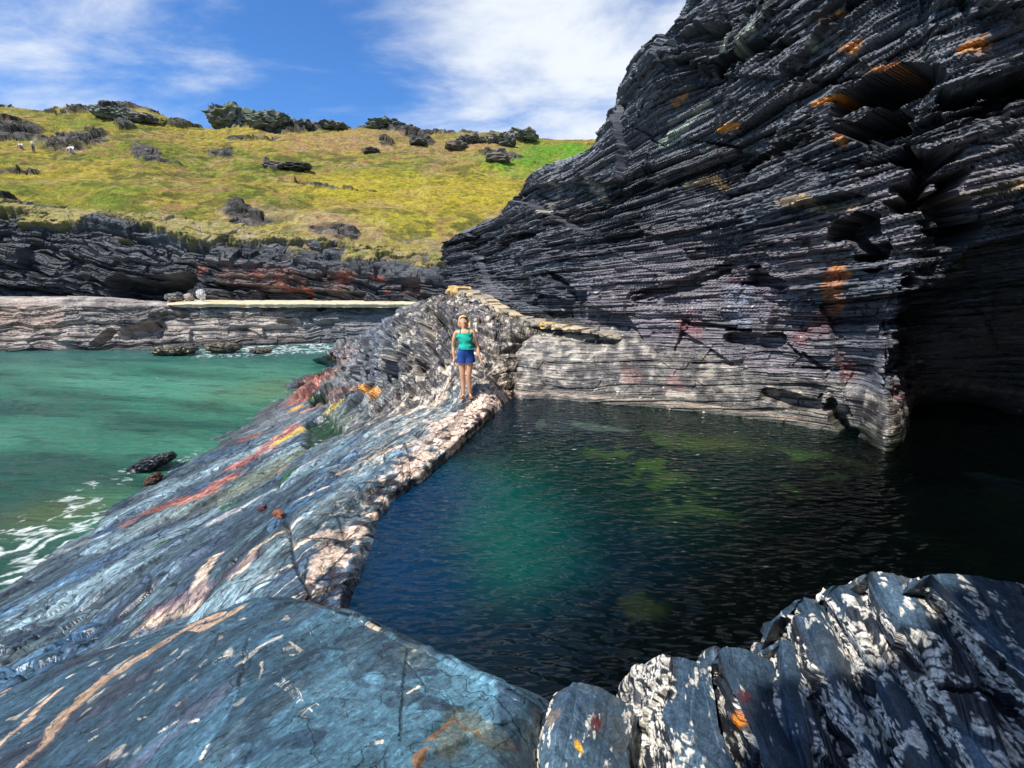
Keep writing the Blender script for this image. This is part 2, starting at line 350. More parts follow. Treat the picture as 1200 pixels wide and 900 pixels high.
    for q in [[(985,325,.12),(965,380,.2),(940,395,.15)], [(790,450,.18)], [(860,330,.1)], [(1060,460,.15),(1080,470,.1)], [(985,420,.1),(990,440,.12)], [(740,440,.2)], [(810,380,.3)]]:
        streak(q, .15, red, 0.6, 5, False)
    streak([(865,340,.25),(870,380,.2)], .2, (0.30, 0.34, 0.42), 0.6, 6, False)
    streak([(1140,295,.1),(1125,320,.12)], .1, (0.45, 0.47, 0.36), 0.8, 7)
    # scattered barnacle flecks on the lower dark face
    fk = ss(vn(P, 22, 77)*0.6+vn(P, 9, 78)*0.5, 0.62, 0.75)*(1-ss(z, 5, 7.5))
    pt.mix((0.6, 0.58, 0.52), fk)

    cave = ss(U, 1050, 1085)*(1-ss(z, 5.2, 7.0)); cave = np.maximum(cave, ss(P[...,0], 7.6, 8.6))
    pt.mix((0.035, 0.04, 0.042), cave*.6)   # recess rock painted darker, its shade put into the colour
    m = rock_mat('slate_cliff', (.8, .8, 14), (0, 0, 0), 0.36, 1.6, 0.9, 0.6, 0.7, 0.04, fleck=.8, bed=True)
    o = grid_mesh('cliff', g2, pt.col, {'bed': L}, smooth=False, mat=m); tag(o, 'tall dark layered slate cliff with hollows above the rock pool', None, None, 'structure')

#@@ SLAB
BS = basis((-0.28, -0.05, 1.0), (0.27, 0.96, 0.1))
def build_slab():
    rows = [
     [(-900,1050,-1.5),(-700,1000,-.1),(-350,1000,1.3),(-50,1000,2.1),(200,1000,2.5),(420,1000,2.6),(520,1000,2.3),(580,1000,1.2)],
     [(-420,850,-1.5),(-330,830,-.1),(-120,840,1.2),(80,850,2.0),(280,850,2.5),(430,850,2.6),(500,850,2.3),(560,850,1.2)],
     [(-150,715,-1.2),(-90,725,-.1),(60,735,1.05),(180,735,1.8),(290,728,2.6),(384,716,2.62),(418,722,2.43),(480,740,1.3)],
     [(-60,650,-1),(5,685,0),(110,685,1.0),(210,675,1.7),(320,665,2.62),(398,652,2.61),(436,660,2.43),(500,690,1.3)],
     [(60,598,-1),(110,612,0),(190,622,.9),(270,618,1.6),(360,605,2.6),(426,592,2.61),(460,598,2.43),(520,625,1.3)],
     [(150,538,-1),(200,550,0),(270,558,.8),(340,555,1.5),(420,552,2.55),(486,548,2.64),(515,554,2.42),(570,578,1.2)],
     [(235,488,-1),(285,498,0),(340,508,.8),(400,508,1.5),(460,505,2.45),(528,511,2.66),(552,516,2.42),(600,535,1.0)],
     [(300,450,-1),(345,452,0),(385,470,.9),(430,475,1.6),(490,475,2.35),(562,476,2.68),(590,482,2.4),(640,495,1.2)],
     [(350,427,-1),(385,430,0.1),(410,445,1.1),(450,450,2.0),(500,446,2.8),(560,450,2.92),(598,455,10.4),(650,455,11.2)],
     [(385,415,26),(400,412,22),(425,412,18),(460,405,14.5),(505,398,12),(560,402,11.3),(605,410,11.2),(650,420,11.6)],
     [(395,408,32),(415,398,26),(440,388,21),(468,372,17),(500,355,14),(550,357,12.7),(605,386,11.8),(650,388,12.4)],
     [(405,405,36),(430,395,28),(455,380,24),(484,362,19),(524,341,15.5),(570,356,13.9),(620,379,12.9),(670,380,13.4)],
     [(430,425,38),(450,410,30),(470,400,26),(500,385,21),(540,365,17.5),(600,370,16),(640,380,15),(670,385,14.5)],
    ]
    g = lattice(rows, 1000, 760); n = soft_normals(g, (0, 0, 1), 70, 4)
    pt = Painter(g, (0.085, 0.14, 0.168)); P = g; L = local(P, BS); U, V = pt.U, pt.V; z = P[..., 2]
    L2 = L*np.array([1, 1, 1.0])
    q = fbm(L, (0.16, 0.55, 0.5), 4, 3)+0.25*vn(L, (0.6, 1.6, 1), 8)
    st = q/0.2; li = np.floor(st); fr = st-li
    terr = (li+ss(fr, 0.0, 0.3))*0.06
    crest = ss(U+0*V, 0, 1)*0+1
    # knoll and shelves behind: bedded blocks dipping left
    shelf = ss(P[..., 1]-0.30*P[..., 0]*0, 10.6, 12.2)
    Ls = local(P, basis((0.28, -0.16, 1), (-0.9, 0.5, 0.2)))
    blk = slate(Ls, [(0.5, 1.8, 1.4, 0.5), (0.2, 1.0, 0.8, 0.22), (0.08, 0.5, 0.4, 0.08)], 31, 0.3)
    left_sh = pt.line([(380,440,2.2),(430,420,2.5),(470,430,2.0),(500,400,1.8)], 2, 0.4, 1, 4, 0.3)
    knoll = ss(P[..., 1], 9.9, 10.9)*ss(P[..., 0], -3.5, -1.8)
    rough = np.maximum(left_sh, knoll*0.8)
    d = terr*(1-rough)+blk*rough*1.1
    # joints: plates of three sizes, each lying at its own level and slightly tilted
    wx_ = .10*vn(P, .9, 5); wy_ = .07*vn(P, 1.1, 6)
    f1, e, idv = worley(L[..., 0]/1.7+wx_, L[..., 1]/0.8+0.35*L[..., 0]+wy_, 2)
    g1, eg, idg = worley(L[..., 0]/3.2+wx_, L[..., 1]/1.25-.15*L[..., 0]+wy_, 22)
    h1, eh, idh = worley(L[..., 0]/0.8+.06*vn(P, 2.5, 7), L[..., 1]/0.36+.3*L[..., 0]+.06*vn(P, 2.4, 9), 32)
    zone = ss(vn(P, .45, 19), -.35, .25)
    c1 = (1-ss(e, 0, .028))*ss(vn(P, .8, 29), -.4, 0); c2 = (1-ss(eg, 0, .022)); c3 = (1-ss(eh, 0, .05))*zone*ss(vn(P, 1.1, 39), -.1, .2)
    crack = np.clip(c1+c2+c3*.8, 0, 1); crack2 = c3*0
    rimline = [(370,704,.12),(392,668,.16),(425,610,.13),(455,574,.16),(500,540,.35),(545,503,.55),(575,472,.5),(600,462,.3)]
    rimw = pt.line([(p_[0]-6, p_[1]-2, .5) for p_ in rimline], .5, .2, 1, 7, .6)
    d = d*(.12+.28*rough)*(1-.6*rimw)+blk*rough*.7
    d = d+(1-.8*rimw)*(idv-.5)*.06*ss(e, 0, .12)+(1-.8*rimw)*(idg-.5)*.10*ss(eg, 0, .10)+(idh-.5)*.04*zone*ss(eh, 0, .2)-.02*crack
    d += .05*(idg-.5)*(g1-.5)+.04*(hsh(np.floor(idv*999).astype(np.int64), np.floor(idv*77).astype(np.int64), np.floor(idv*7).astype(np.int64), 4)-.5)*(f1-.4)*2
    d += 0.004*fbm(L, (1.5, 7, 7), 3, 12)+0.004*fbm(P, 12, 3, 14)+rough*.05*fbm(P, 3, 4, 15)
    # rubbly left-near corner
    rub = pt.line([(20,790,.5),(30,730,.5),(55,760,.4)], .5, .3, 1, 9, .3)
    _, er, ir = worley(P[..., 0]*4, P[..., 1]*4, 8)
    d += rub*((ir-0.5)*0.10-0.05*(1-ss(er, 0, .15)))
    d -= knoll*.2*ss(P[..., 1], 11.5, 12.6)
    # ---- marks
    # cream barnacle rim along the pool
    rimline = [(370,704,.12),(392,668,.16),(425,610,.13),(455,574,.16),(500,540,.35),(545,503,.55),(575,472,.5),(600,462,.3)]
    rim = pt.line(rimline, .3, 0.9, 1.0, 1, 0.35)
    ns = fbm(P, 8, 4, 23); nb = fbm(L, (2.5, 7, 7), 4, 24)
    d += rim*(0.02*vn(P, 6, 88)+0.015*vn(P, 14, 89))+0.03*fbm(P, 3, 3, 87)
    # puddle hollow
    pud = pt.line([(372,492,.35),(380,515,.45),(368,520,.25)], .4, .3, 1.5, 2, .25)
    pud2 = pt.line([(372,462,.35),(376,474,.3)], .3, .3, 1.5, 2, .25)
    d -= 0.22*np.maximum(pud, pud2)
    limit = ss(z, 2.45, 2.6)
    g2 = g+n*d[..., None]
    lo = fbm(L, (0.5, 1.6, 1.6), 4, 41); mid = fbm(L, (1.5, 5, 5), 4, 42); fine = fbm(L, (5, 26, 26), 3, 43)
    pt.mix((0.21, 0.30, 0.34), ss(lo+0.5*fine+.5*(idv-.5), -0.1, 0.3)*0.85); pt.col *= (0.33+.58*idv+.40*idg)[..., None]; pt.col *= (1+.35*(idh-.5))[..., None]
    pt.mix((0.03, 0.05, 0.085), ss(-lo+0.3*mid+.4*(idh-.5), 0.0, 0.35)*0.85)
    pt.mix((0.05, 0.15, 0.29), ss(fbm(P, 0.7, 3, 47)+0.3*mid, 0.1, 0.45)*0.55)
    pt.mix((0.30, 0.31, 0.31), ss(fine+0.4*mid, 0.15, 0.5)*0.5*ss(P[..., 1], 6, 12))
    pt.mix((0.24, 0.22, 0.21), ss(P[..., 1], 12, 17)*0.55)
    # rust and iron colours, laid along the bedding in the photograph's places
    def st_(pts, c, k=.8, w=.6, seed=0):
        pt.mix(c, pt.line(pts, .2, w, 1.6, seed+5, .5)*k*(0.6+0.4*ss(fine+mid, -0.25, 0.2)))
    for p_ in [[(395,462,.5),(368,478,.4)], [(350,470,.6),(375,440,.6),(362,448,.5)], [(345,500,.25),(310,530,.35),(278,545,.3)], [(232,582,.35),(200,590,.25),(175,600,.2)], [(290,515,.3)], [(150,615,.15)], [(265,560,.3),(240,575,.2)], [(335,545,.2)]]:
        st_(p_, (0.58, 0.18, 0.11), .9, .6, 1)
    for p_ in [[(385,448,.4),(398,440,.3)], [(330,520,.2),(355,503,.2)], [(350,478,.3)]]: st_(p_, (0.80, 0.32, 0.04), 1.0, .5, 2)
    for p_ in [[(420,455,.2),(446,462,.16)], [(348,479,.3)]]: st_(p_, (0.75, 0.33, 0.03), 1, .4, 7)
    for p_ in [[(405,470,.25),(390,482,.3)], [(325,522,.18),(360,500,.22)], [(400,455,.3)]]: st_(p_, (0.62, 0.48, 0.08), .95, .5, 3)
    for p_ in [[(400,500,.5),(385,490,.45)], [(350,530,.5),(320,545,.4),(280,570,.5)]]: st_(p_, (0.20, 0.22, 0.13), .7, .5, 4)
    st_([(180,610,.5),(250,585,.5)], (0.18, 0.21, 0.17), .6, .5, 5)
    st_([(395,425,.5),(415,420,.5)], (0.5, 0.36, 0.3), .7, .5, 6)
    for p_ in [[(340,560,.12),(380,535,.14)], [(250,615,.1),(330,572,.12)], [(60,650,.1),(120,630,.1)], [(385,510,.1),(420,495,.1)]]:
        st_(p_, (0.45, 0.44, 0.42), .8, .8, 8)
    # pale knoll
    kn = ss(P[..., 1]+0.0*P[..., 0], 9.3, 10.2)*ss(P[..., 0], -4.8, -2.2)
    pt.mix((0.15, 0.12, 0.095), kn*(0.85+0.25*ss(ns+nb, -0.3, 0.5)))
    pt.mix((0.60, 0.54, 0.44), kn*ss(ns, 0.10, 0.22)*0.8)
    pt.mix((0.04, 0.035, 0.035), kn*ss(-ns-0.5*nb, 0.08, 0.22)*0.9)
    pt.mix((0.06, 0.06, 0.07), left_sh*ss(fbm(Ls, (.6, .6, 6), 3, 77), 0, .2)*.7)
    # cream network spreading from the pool rim into the slab
    rr = pt.line([(p[0]-20, p[1]-8, p[2]*2.6) for p in rimline], .6, 0.35, 1.2, 3, 0.6)
    far = ss(P[..., 1], 5.0, 7.5)
    vein = (1-ss(np.abs(nb), 0.0, 0.055+0.10*far))
    pt.mix((0.62, 0.52, 0.40), rr*np.clip(vein+ss(ns, 0.18, .4)*far, 0, 1)*0.85)
    rag = 1.1*ns+.5*nb+.35*vn(P, 4.5, 66)+.25*far
    pt.mix((0.68, 0.50, 0.38), rim*ss(rag, 0.02, 0.12)*0.95)
    pt.mix((0.30, 0.20, 0.15), rim*ss(rag, -.03, 0.02)*(1-ss(rag, 0.02, .06))*0.8)
    pt.mix((0.03, 0.02, 0.02), rim*ss(-ns-0.3*nb, 0.12, 0.22)*0.9)
    for p_ in [[(310,722,.1),(268,748,.18),(250,760,.1)], [(350,612,.05),(300,650,.06),(282,672,.1)], [(252,655,.08),(230,700,.12),(180,730,.12)], [(400,560,.05),(440,540,.06),(480,520,.05)],
               [(385,625,.05),(350,640,.05)], [(440,505,.06),(490,480,.1),(520,465,.1)], [(345,592,.04),(385,575,.05)]]:
        pt.mix((0.66, 0.50, 0.37), pt.line(p_, .1, 1.0, 2.0, 11, .3)*0.9)
    pt.mix((0.10, 0.05, 0.08), pt.line([(300,655,.1),(240,690,.12),(180,722,.1)], .1, .9, 2, 12, .5)*.6)
    # dark joints and green weed in them
    pt.mix((0.008, 0.010, 0.016), crack*0.92*(1-kn)*(1-rim))
    grn = (0.02, 0.10, 0.02)
    for p_ in [[(262,594,.12),(270,590,.1)], [(335,562,.1),(345,555,.14)], [(188,637,.1),(195,636,.06)], [(240,635,.05)], [(300,580,.05),(262,597,.05)]]:
        pt.mix(grn, pt.line(p_, .1, .9, 2, 14, .2))
    pt.mix((0.004, 0.035, 0.006), np.clip(pud*1.2+pud2, 0, 1)*ss(ns, -0.5, -0.1))
    # wet dark rock at the tide line
    wet = 1-ss(z+0.12*vn(P, 1.2, 61), 0.05, 0.55)
    pt.col *= (1-0.5*wet)[..., None]
    sub = (1-ss(z, 2.3, 2.6))*ss(P[..., 0]-0*z, -1.9, -1.0)*(1-ss(P[..., 1], 11, 12))
    pt.mix((0.05, 0.05, 0.035), sub*0.8)
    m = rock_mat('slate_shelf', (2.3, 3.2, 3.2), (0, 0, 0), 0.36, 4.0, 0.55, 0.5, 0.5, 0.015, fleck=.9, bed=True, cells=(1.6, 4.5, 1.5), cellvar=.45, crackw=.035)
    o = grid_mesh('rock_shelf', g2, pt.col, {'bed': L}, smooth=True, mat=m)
    tag(o, 'blue-grey sloping slate shelf between the sea and the pool, stained red and yellow', None, None, 'structure')
    return g2, pt

#@@ FOREGROUND SLAB
def build_block():
    rows = [
     [(-40,835,1.0),(75,780,1.0),(190,730,1.2),(305,688,1.3),(400,702,1.3),(492,746,1.3),(575,786,1.3),(650,822,1.3),(690,860,1.3)],
     [(-48,843,1.6),(62,788,1.8),(182,743,2.0),(301,703,2.5),(390,714,2.75),(482,757,2.85),(562,796,2.87),(626,830,2.83),(655,852,2.0)],
     [(-50,845,1.85),(60,790,2.05),(180,745,2.3),(300,706,2.72),(388,716,3.0),(480,759,3.1),(560,798,3.12),(624,832,3.08),(650,850,2.2)],
     [(-60,862,2.05),(50,805,2.22),(172,760,2.5),(295,716,2.80),(386,724,3.02),(477,766,3.12),(557,804,3.14),(622,838,3.1),(648,860,2.2)],
     [(-100,900,2.15),(20,850,2.35),(140,810,2.6),(270,775,2.95),(370,780,3.1),(460,815,3.2),(540,850,3.2),(616,880,3.1),(645,890,2.3)],
     [(-150,980,2.4),(0,930,2.6),(120,900,2.8),(260,880,3.1),(360,880,3.25),(450,900,3.3),(540,930,3.3),(612,950,3.15),(645,950,2.4)],
     [(-250,1150,2.7),(-50,1100,2.9),(100,1100,3.1),(250,1100,3.3),(350,1100,3.4),(450,1100,3.4),(550,1100,3.4),(620,1100,3.2),(660,1100,2.6)],
     [('w',-3.2,-1.5,2.6),('w',-2.4,-1.5,2.9),('w',-1.6,-1.5,3.2),('w',-1.0,-1.5,3.4),('w',-.5,-1.5,3.4),('w',0,-1.5,3.4),('w',.6,-1.5,3.4),('w',1.2,-1.5,3.3),('w',2,-1.5,2.8)],
    ]
    # near part gets its own dense sheet; rows are resampled so the visible part is fine
    g = lattice(rows, 620, 760); n = gnormals(g, (0, 0, 1))
    B = basis((-0.2, 0.05, 1), (0.62, 0.78, 0.1))
    P = g; L = local(P, B); pt = Painter(g, (0.06, 0.115, 0.16)); U, V = pt.U, pt.V
    jit = np.stack([fbm(P, 3.5, 4, 81), fbm(P, 3.5, 4, 82), 0*P[..., 0]], -1)*.035
    lo = fbm(L, (1.0, 1.8, 1.5), 4, 3); mid = fbm(L, (3, 6, 5), 4, 4); fine = fbm(L, (10, 34, 20), 3, 5); iso = fbm(P, 5, 4, 6)
    q = fbm(L, (0.45, 1.5, 1), 3, 8)
    st = q/0.22; li = np.floor(st); fr = st-li
    p1, pe, pid = worley(L[..., 0]/.9+.3*vn(P, 1.4, 85), L[..., 1]/.38+.3*vn(P, 1.6, 86), 44)
    p2, pe2, pid2 = worley(L[..., 0]/.35+.3*vn(P, 3, 87), L[..., 1]/.16+.3*vn(P, 3, 88), 45)
    hair = (1-ss(pe, 0, .012))*ss(vn(P, 1.2, 89), -.1, .15)
    d = (li+ss(fr, 0, 0.12))*0.014 + 0.006*iso + 0.003*fine + 0.02*lo+(pid-.5)*.022*ss(pe, 0, .04)+(pid2-.5)*.010*ss(vn(P, 1.1, 90), 0, .2)*ss(pe2, 0, .08)-.012*hair
    left = 1-ss(U*0.75+V*0.62, 690, 740)       # foliated rock left of the cream vein
    d += left*0.02*fbm(L, (1.2, 8, 6), 4, 19)
    pt.mix((0.17, 0.27, 0.32), ss(iso+0.5*lo, 0.02, 0.25)*0.55)
    pt.mix((0.03, 0.065, 0.11), ss(-iso+0.4*mid-0.3*lo, 0.0, 0.3)*0.8)
    blob = fbm(P+0.25*np.stack([vn(P, 3, 51), vn(P, 3, 52), vn(P, 3, 53)], -1), 2.2, 4, 54)
    pt.mix((0.13, 0.30, 0.40), ss(blob, 0.08, 0.12)*0.65); pt.mix((0.04, 0.09, 0.13), (1-ss(np.abs(blob-.07), .0, .03))*.6)
    pt.mix((0.17, 0.25, 0.25), ss(-blob, 0.14, 0.18)*0.45); pt.mix((0.03, 0.075, 0.12), (1-ss(U, 300, 520))*.5)
    pt.mix((0.055, 0.13, 0.20), left*0.6)
    pt.mix((0.10, 0.08, 0.12), left*ss(mid+lo, 0.1, 0.5)*0.55)
    pt.mix((0.02, 0.03, 0.05), left*ss(fine, 0.2, 0.45)*0.7)
    def ln(pts, c, k=.9, w=.6, soft=.2, s=0, wf=2.0, dd=0):
        nonlocal d
        m = pt.line([(q[0], q[1], q[2]*(1 if q[2] > .019 else .75)) for q in pts], .05, w*1.5, wf*.8, s, soft); m = m if s >= 50 else m*ss(iso*.5+fine*.6+vn(P, 30, 99)*.35, -.42, -.22); pt.mix(c, m*k); d = d+dd*m; return m
    cream = (0.78, 0.52, 0.34)
    vm = ln([(20,895,.02),(50,868,.035),(85,830,.06),(130,792,.07),(180,765,.06),(225,735,.05),(262,722,.035)], cream, 1, .55, .12, 1, 1.5, 0.008)
    vm2 = ln([(225,740,.03),(250,733,.05),(285,712,.03)], cream, 1, .7, .12, 2)
    ln([(0,872,.02),(25,850,.03),(50,826,.03),(75,806,.012)], cream, 1, .7, .12, 3)
    ln([(0,820,.02),(30,795,.035),(60,778,.03),(80,768,.012)], (0.75, 0.45, 0.25), 1, .7, .12, 4)
    ln([(5,812,.01),(40,790,.01),(85,765,.008)], cream, 1, .5, .1, 5)
    for i, p_ in enumerate([[(112,782,.006),(135,760,.008)], [(82,785,.006),(100,762,.008)], [(222,800,.006),(232,790,.006)], [(150,830,.005),(175,805,.006)], [(238,895,.006),(250,878,.01)],
                 [(185,862,.006),(205,848,.012)], [(160,838,.006),(175,838,.006)], [(206,830,.006),(218,818,.006)], [(218,848,.012),(228,846,.012)], [(300,790,.006),(305,775,.01)], [(236,784,.005),(244,777,.006)],
                 [(108,862,.01),(116,857,.01)], [(430,885,.008),(445,880,.014)], [(330,760,.006),(345,755,.007)]]):
        ln(p_, (0.85, 0.78, 0.66), 1, .5, .15, 20+i)
    ln([(337,753,.006),(348,756,.012),(352,762,.013),(348,766,.008),(338,763,.006)], (0.85, 0.75, 0.62), 1, .4, .15, 40)
    ln([(205,740,.01),(145,780,.012)], (0.25, 0.18, 0.06), .8, .8, .3, 41)
    # rusty crust and joints at the right end
    ln([(520,880,.05),(545,850,.06),(575,870,.06)], (0.22, 0.22, 0.14), .6, .6, .5, 42)
    ln([(490,900,.02),(510,865,.012),(530,848,.008),(550,862,.008),(600,875,.01)], (0.33, 0.17, 0.07), .9, .6, .3, 43)
    for p_ in [[(478,762,.008),(474,800,.007),(472,850,.008),(470,900,.008)], [(478,785,.006),(500,810,.006),(560,825,.005),(620,850,.005)], [(330,690,.01),(300,735,.012),(285,770,.01),(270,830,.008)]]:
        ln(p_, (0.03, 0.05, 0.06), .7, 1.0, .5, 44, 2.0, -0.008)
    for p_ in [[(484,772,.015),(492,764,.01)], [(478,820,.006),(490,812,.008)], [(600,815,.008),(610,822,.008)], [(430,735,.008),(445,742,.005)]]:
        ln(p_, (0.85, 0.72, 0.5), 1, .8, .2, 45)
    # edge chips where the slab breaks off above the pool
    fl = ss(vn(P, 16, 71)*.6+vn(L, (5, 14, 9), 72)*.6, .55, .62)
    pt.mix((0.78, 0.72, 0.62), fl*ss(left+0.12*lo+.1, .0, .9)*0.8)
    # scratched lettering: TIM & KITTY and an arrow-like mark
    G = {'T': [((0,1),(1,1)),((.5,1),(.5,0))], 'I': [((.5,1),(.5,0))], 'M': [((0,0),(0,1)),((0,1),(.5,.4)),((.5,.4),(1,1)),((1,1),(1,0))],
         '&': [((1,0),(.2,.8)),((.2,.8),(.5,1)),((.5,1),(.7,.75)),((.7,.75),(.1,.3)),((.1,.3),(.4,0)),((.4,0),(1,.4))],
         'K': [((0,0),(0,1)),((0,.4),(1,1)),((.3,.6),(1,0))], 'Y': [((0,1),(.5,.5)),((1,1),(.5,.5)),((.5,.5),(.5,0))]}
    a = np.array([325.5, 795.5]); b_ = np.array([352.0, 832.0]); dirv = (b_-a)/np.linalg.norm(b_-a); up = np.array([dirv[1], -dirv[0]])*1.0
    txt = 'TIM & KITTY'; stp = np.linalg.norm(b_-a)/len(txt)
    for k, chh in enumerate(txt):
        for (x0, y0), (x1, y1) in G.get(chh, []):
            p0 = a+dirv*stp*(k+0.75*x0)+up*9*y0-up*2; p1 = a+dirv*stp*(k+0.75*x1)+up*9*y1-up*2
            ln([(p0[0], p0[1], .0022), (p1[0], p1[1], .0022)], (0.85, 0.8, 0.7), .95, .15, .4, 50+k)
    for p_ in [[(353,839,.003),(372,831,.004),(376,834,.004)], [(372,831,.004),(357,846,.004)], [(357,846,.004),(361,850,.006)], [(366,838,.003),(368,841,.004)]]:
        ln(p_, (0.85, 0.78, 0.66), 1, .3, .3, 70)
    pt.col *= (.48+.46*pid)[..., None]; pt.col *= (1+.25*(pid2-.5))[..., None]; pt.mix((.01, .015, .02), hair*.8)
    g2 = g+jit+n*d[..., None]
    m = rock_mat('slate_foreground', (2.4, 3.3, 3.3), (0, 0, 0), 0.34, 4.5, 0.6, 0.45, 0.5, 0.008, freq2=90, fleck=.8, bed=True, cells=(1.8, 3.6, 1.0), cellvar=.28, crackw=.008)
    o = grid_mesh('foreground_slab', g2, pt.col, {'bed': L}, smooth=True, mat=m)
    tag(o, 'smooth blue slate slab with a cream vein and scratched letters at the pool edge', None, None, 'structure')
    return g2

#@@ FINS
def fin(idx, L3, C3, R3, label, blue=0.5, seed=0, orange=None, dark=0.0):
    top = [L3, C3, R3]
    cols = []
    Lw = [W(*p) for p in L3]; Cw = [W(*p) for p in C3]; Rw = [W(*p) for p in R3]
    back = lambda p, k: p + np.array([-0.15, 0.28, 0])*k
    def drop(p, dx, dz): return p+np.array([dx, 0.0, -dz])
    def colm(pts, dx, dz):
        tip = drop(pts[0], dx, dz)
        lst = [drop(back(tip, 1), 0, 1.0), drop(back(tip, .45), 0, 0.25), tip]+[drop(p, dx, dz) for p in pts[1:]]
        last = drop(pts[-1], dx, dz); lst.append(last+(last-drop(pts[-2], dx, dz))*1.2)
        return lst
    cols = [colm(Lw, -0.05, 1.0), colm(Lw, -0.02, .30), colm(Lw, 0, 0), colm([0.5*(a+b)+np.array([0, 0, .02]) for a, b in zip(Lw, Cw)], 0, 0), colm(Cw, 0, 0),
            colm([0.6*a+0.4*b+np.array([0, 0, 0.02]) for a, b in zip(Cw, Rw)], 0, 0), colm(Rw, 0, 0), colm(Rw, 0.03, .3), colm(Rw, 0.05, 1.0)]
    ctrl = np.array(cols).transpose(1, 0, 2)
    def lin(A, n, axis):
        A = np.moveaxis(A, axis, 0); t = np.linspace(0, len(A)-1, n); k = np.minimum(t.astype(int), len(A)-2); f = (t-k)[:, None, None]
        f = f*1.0
        return np.moveaxis(A[k]*(1-f)+A[k+1]*f, 0, axis)
    g = lin(lin(ctrl, 340, 0), 340, 1); n = soft_normals(g, (0, 0, 1), 20, 3); P = g
    ax = (Cw[-1]-Cw[0]); B = basis((-0.75, 0.2, 0.6), ax)
    L = local(P, B); pt = Painter(g, (0.06, 0.11, 0.17))
    d = slate(L, [(0.16, .7, .7, .06), (0.05, .5, .5, .018), (0.02, .3, .3, .006)], seed+5, 0.08)
    tcol = np.linspace(0, 8, g.shape[1])[None, :]+0*P[..., 0]+0.9*fbm(P, 2.5, 3, seed+1)
    face = ss(tcol, 3.0, 3.4)*(1-ss(tcol, 6.4, 6.8))       # smooth cleavage face
    face = face*ss(fbm(P, 2.2, 2, seed+33)+.35*blue, -.25, -.1)
    w1, w2, wid = worley(L[..., 0]*2.2+.4*vn(P, 3, seed+60), L[..., 1]*5+.4*vn(P, 3, seed+61), seed+3)
    d = d*(1-0.9*face)+0.07*(wid-.5)*(1-.4*face)*ss(w2, 0, .14)+0.012*fbm(P, 2, 3, seed+2)-.02*(1-ss(w2, 0, .05))*(1-face)
    nl = fbm(L, (8, 24, 24), 4, seed+8); ns = fbm(P, 22, 3, seed+7)
    f1, e, idv = worley(L[..., 0]*46+vn(P, 20, seed+40), L[..., 1]*66+L[..., 2]*54+vn(P, 20, seed+41), seed)
    f3, e3, id3 = worley(L[..., 0]*22+vn(P, 9, seed+42), (L[..., 1]+L[..., 2])*32+vn(P, 9, seed+43), seed+9)
    dens = 0.13-0.36*face+nl+.25*vn(P, 2.2, seed+31)
    crust = ss(dens+.25*ns, 0.08, 0.16)*ss(idv, .12, .2)*(1-ss(f1, .42, .62))
    big = ss(dens+.22, .10, .16)*ss(id3, .72, .76)*(1-ss(f3+.35*ns, .34, .42))*(.3+.7*ss(P[..., 2], 2.8, 3.0))
    crust = np.maximum(crust, big)
    d += 0.0025*crust
    iso = fbm(P, 4, 4, seed+9)
    pt.col *= (.35+.45*blue); pt.mix((0.08, 0.14, 0.20), ss(iso, 0, .3)*blue)
    pt.mix((0.12, 0.12, 0.10), ss(-iso, 0.1, .35)*.5*blue)
    pt.mix((0.018, 0.018, 0.022), (1-face)*0.85)
    pt.mix((0.74, 0.70, 0.61), crust*(.75+.25*ss(ns, -.3, .2)))
    if orange:
        for q, c in orange: pt.mix(c, pt.line(q, .05, .6, 1.5, seed, .5)*.9*(0.3+.7*ss(iso+nl, -.3, .1)))

    g2 = g+n*d[..., None]
    m = bpy.data.materials.get('barnacled_slate') or rock_mat('barnacled_slate', (3, 3, 3), (0, 0, 0), 0.45, 9.0, 0.5, 0.45, 0.5, 0.008, freq2=90, fleck=.7)
    o = grid_mesh('rock_outcrop', g2, pt.col, smooth=False, mat=m)
    # origin at the rock's base
    c = Vector((float(Cw[1][0]), float(Cw[1][1]), 1.8)); o.data.transform(Matrix.Translation(-c)); o.location = c
    tag(o, label, 'rock', 'jagged barnacled rocks at the near pool edge')

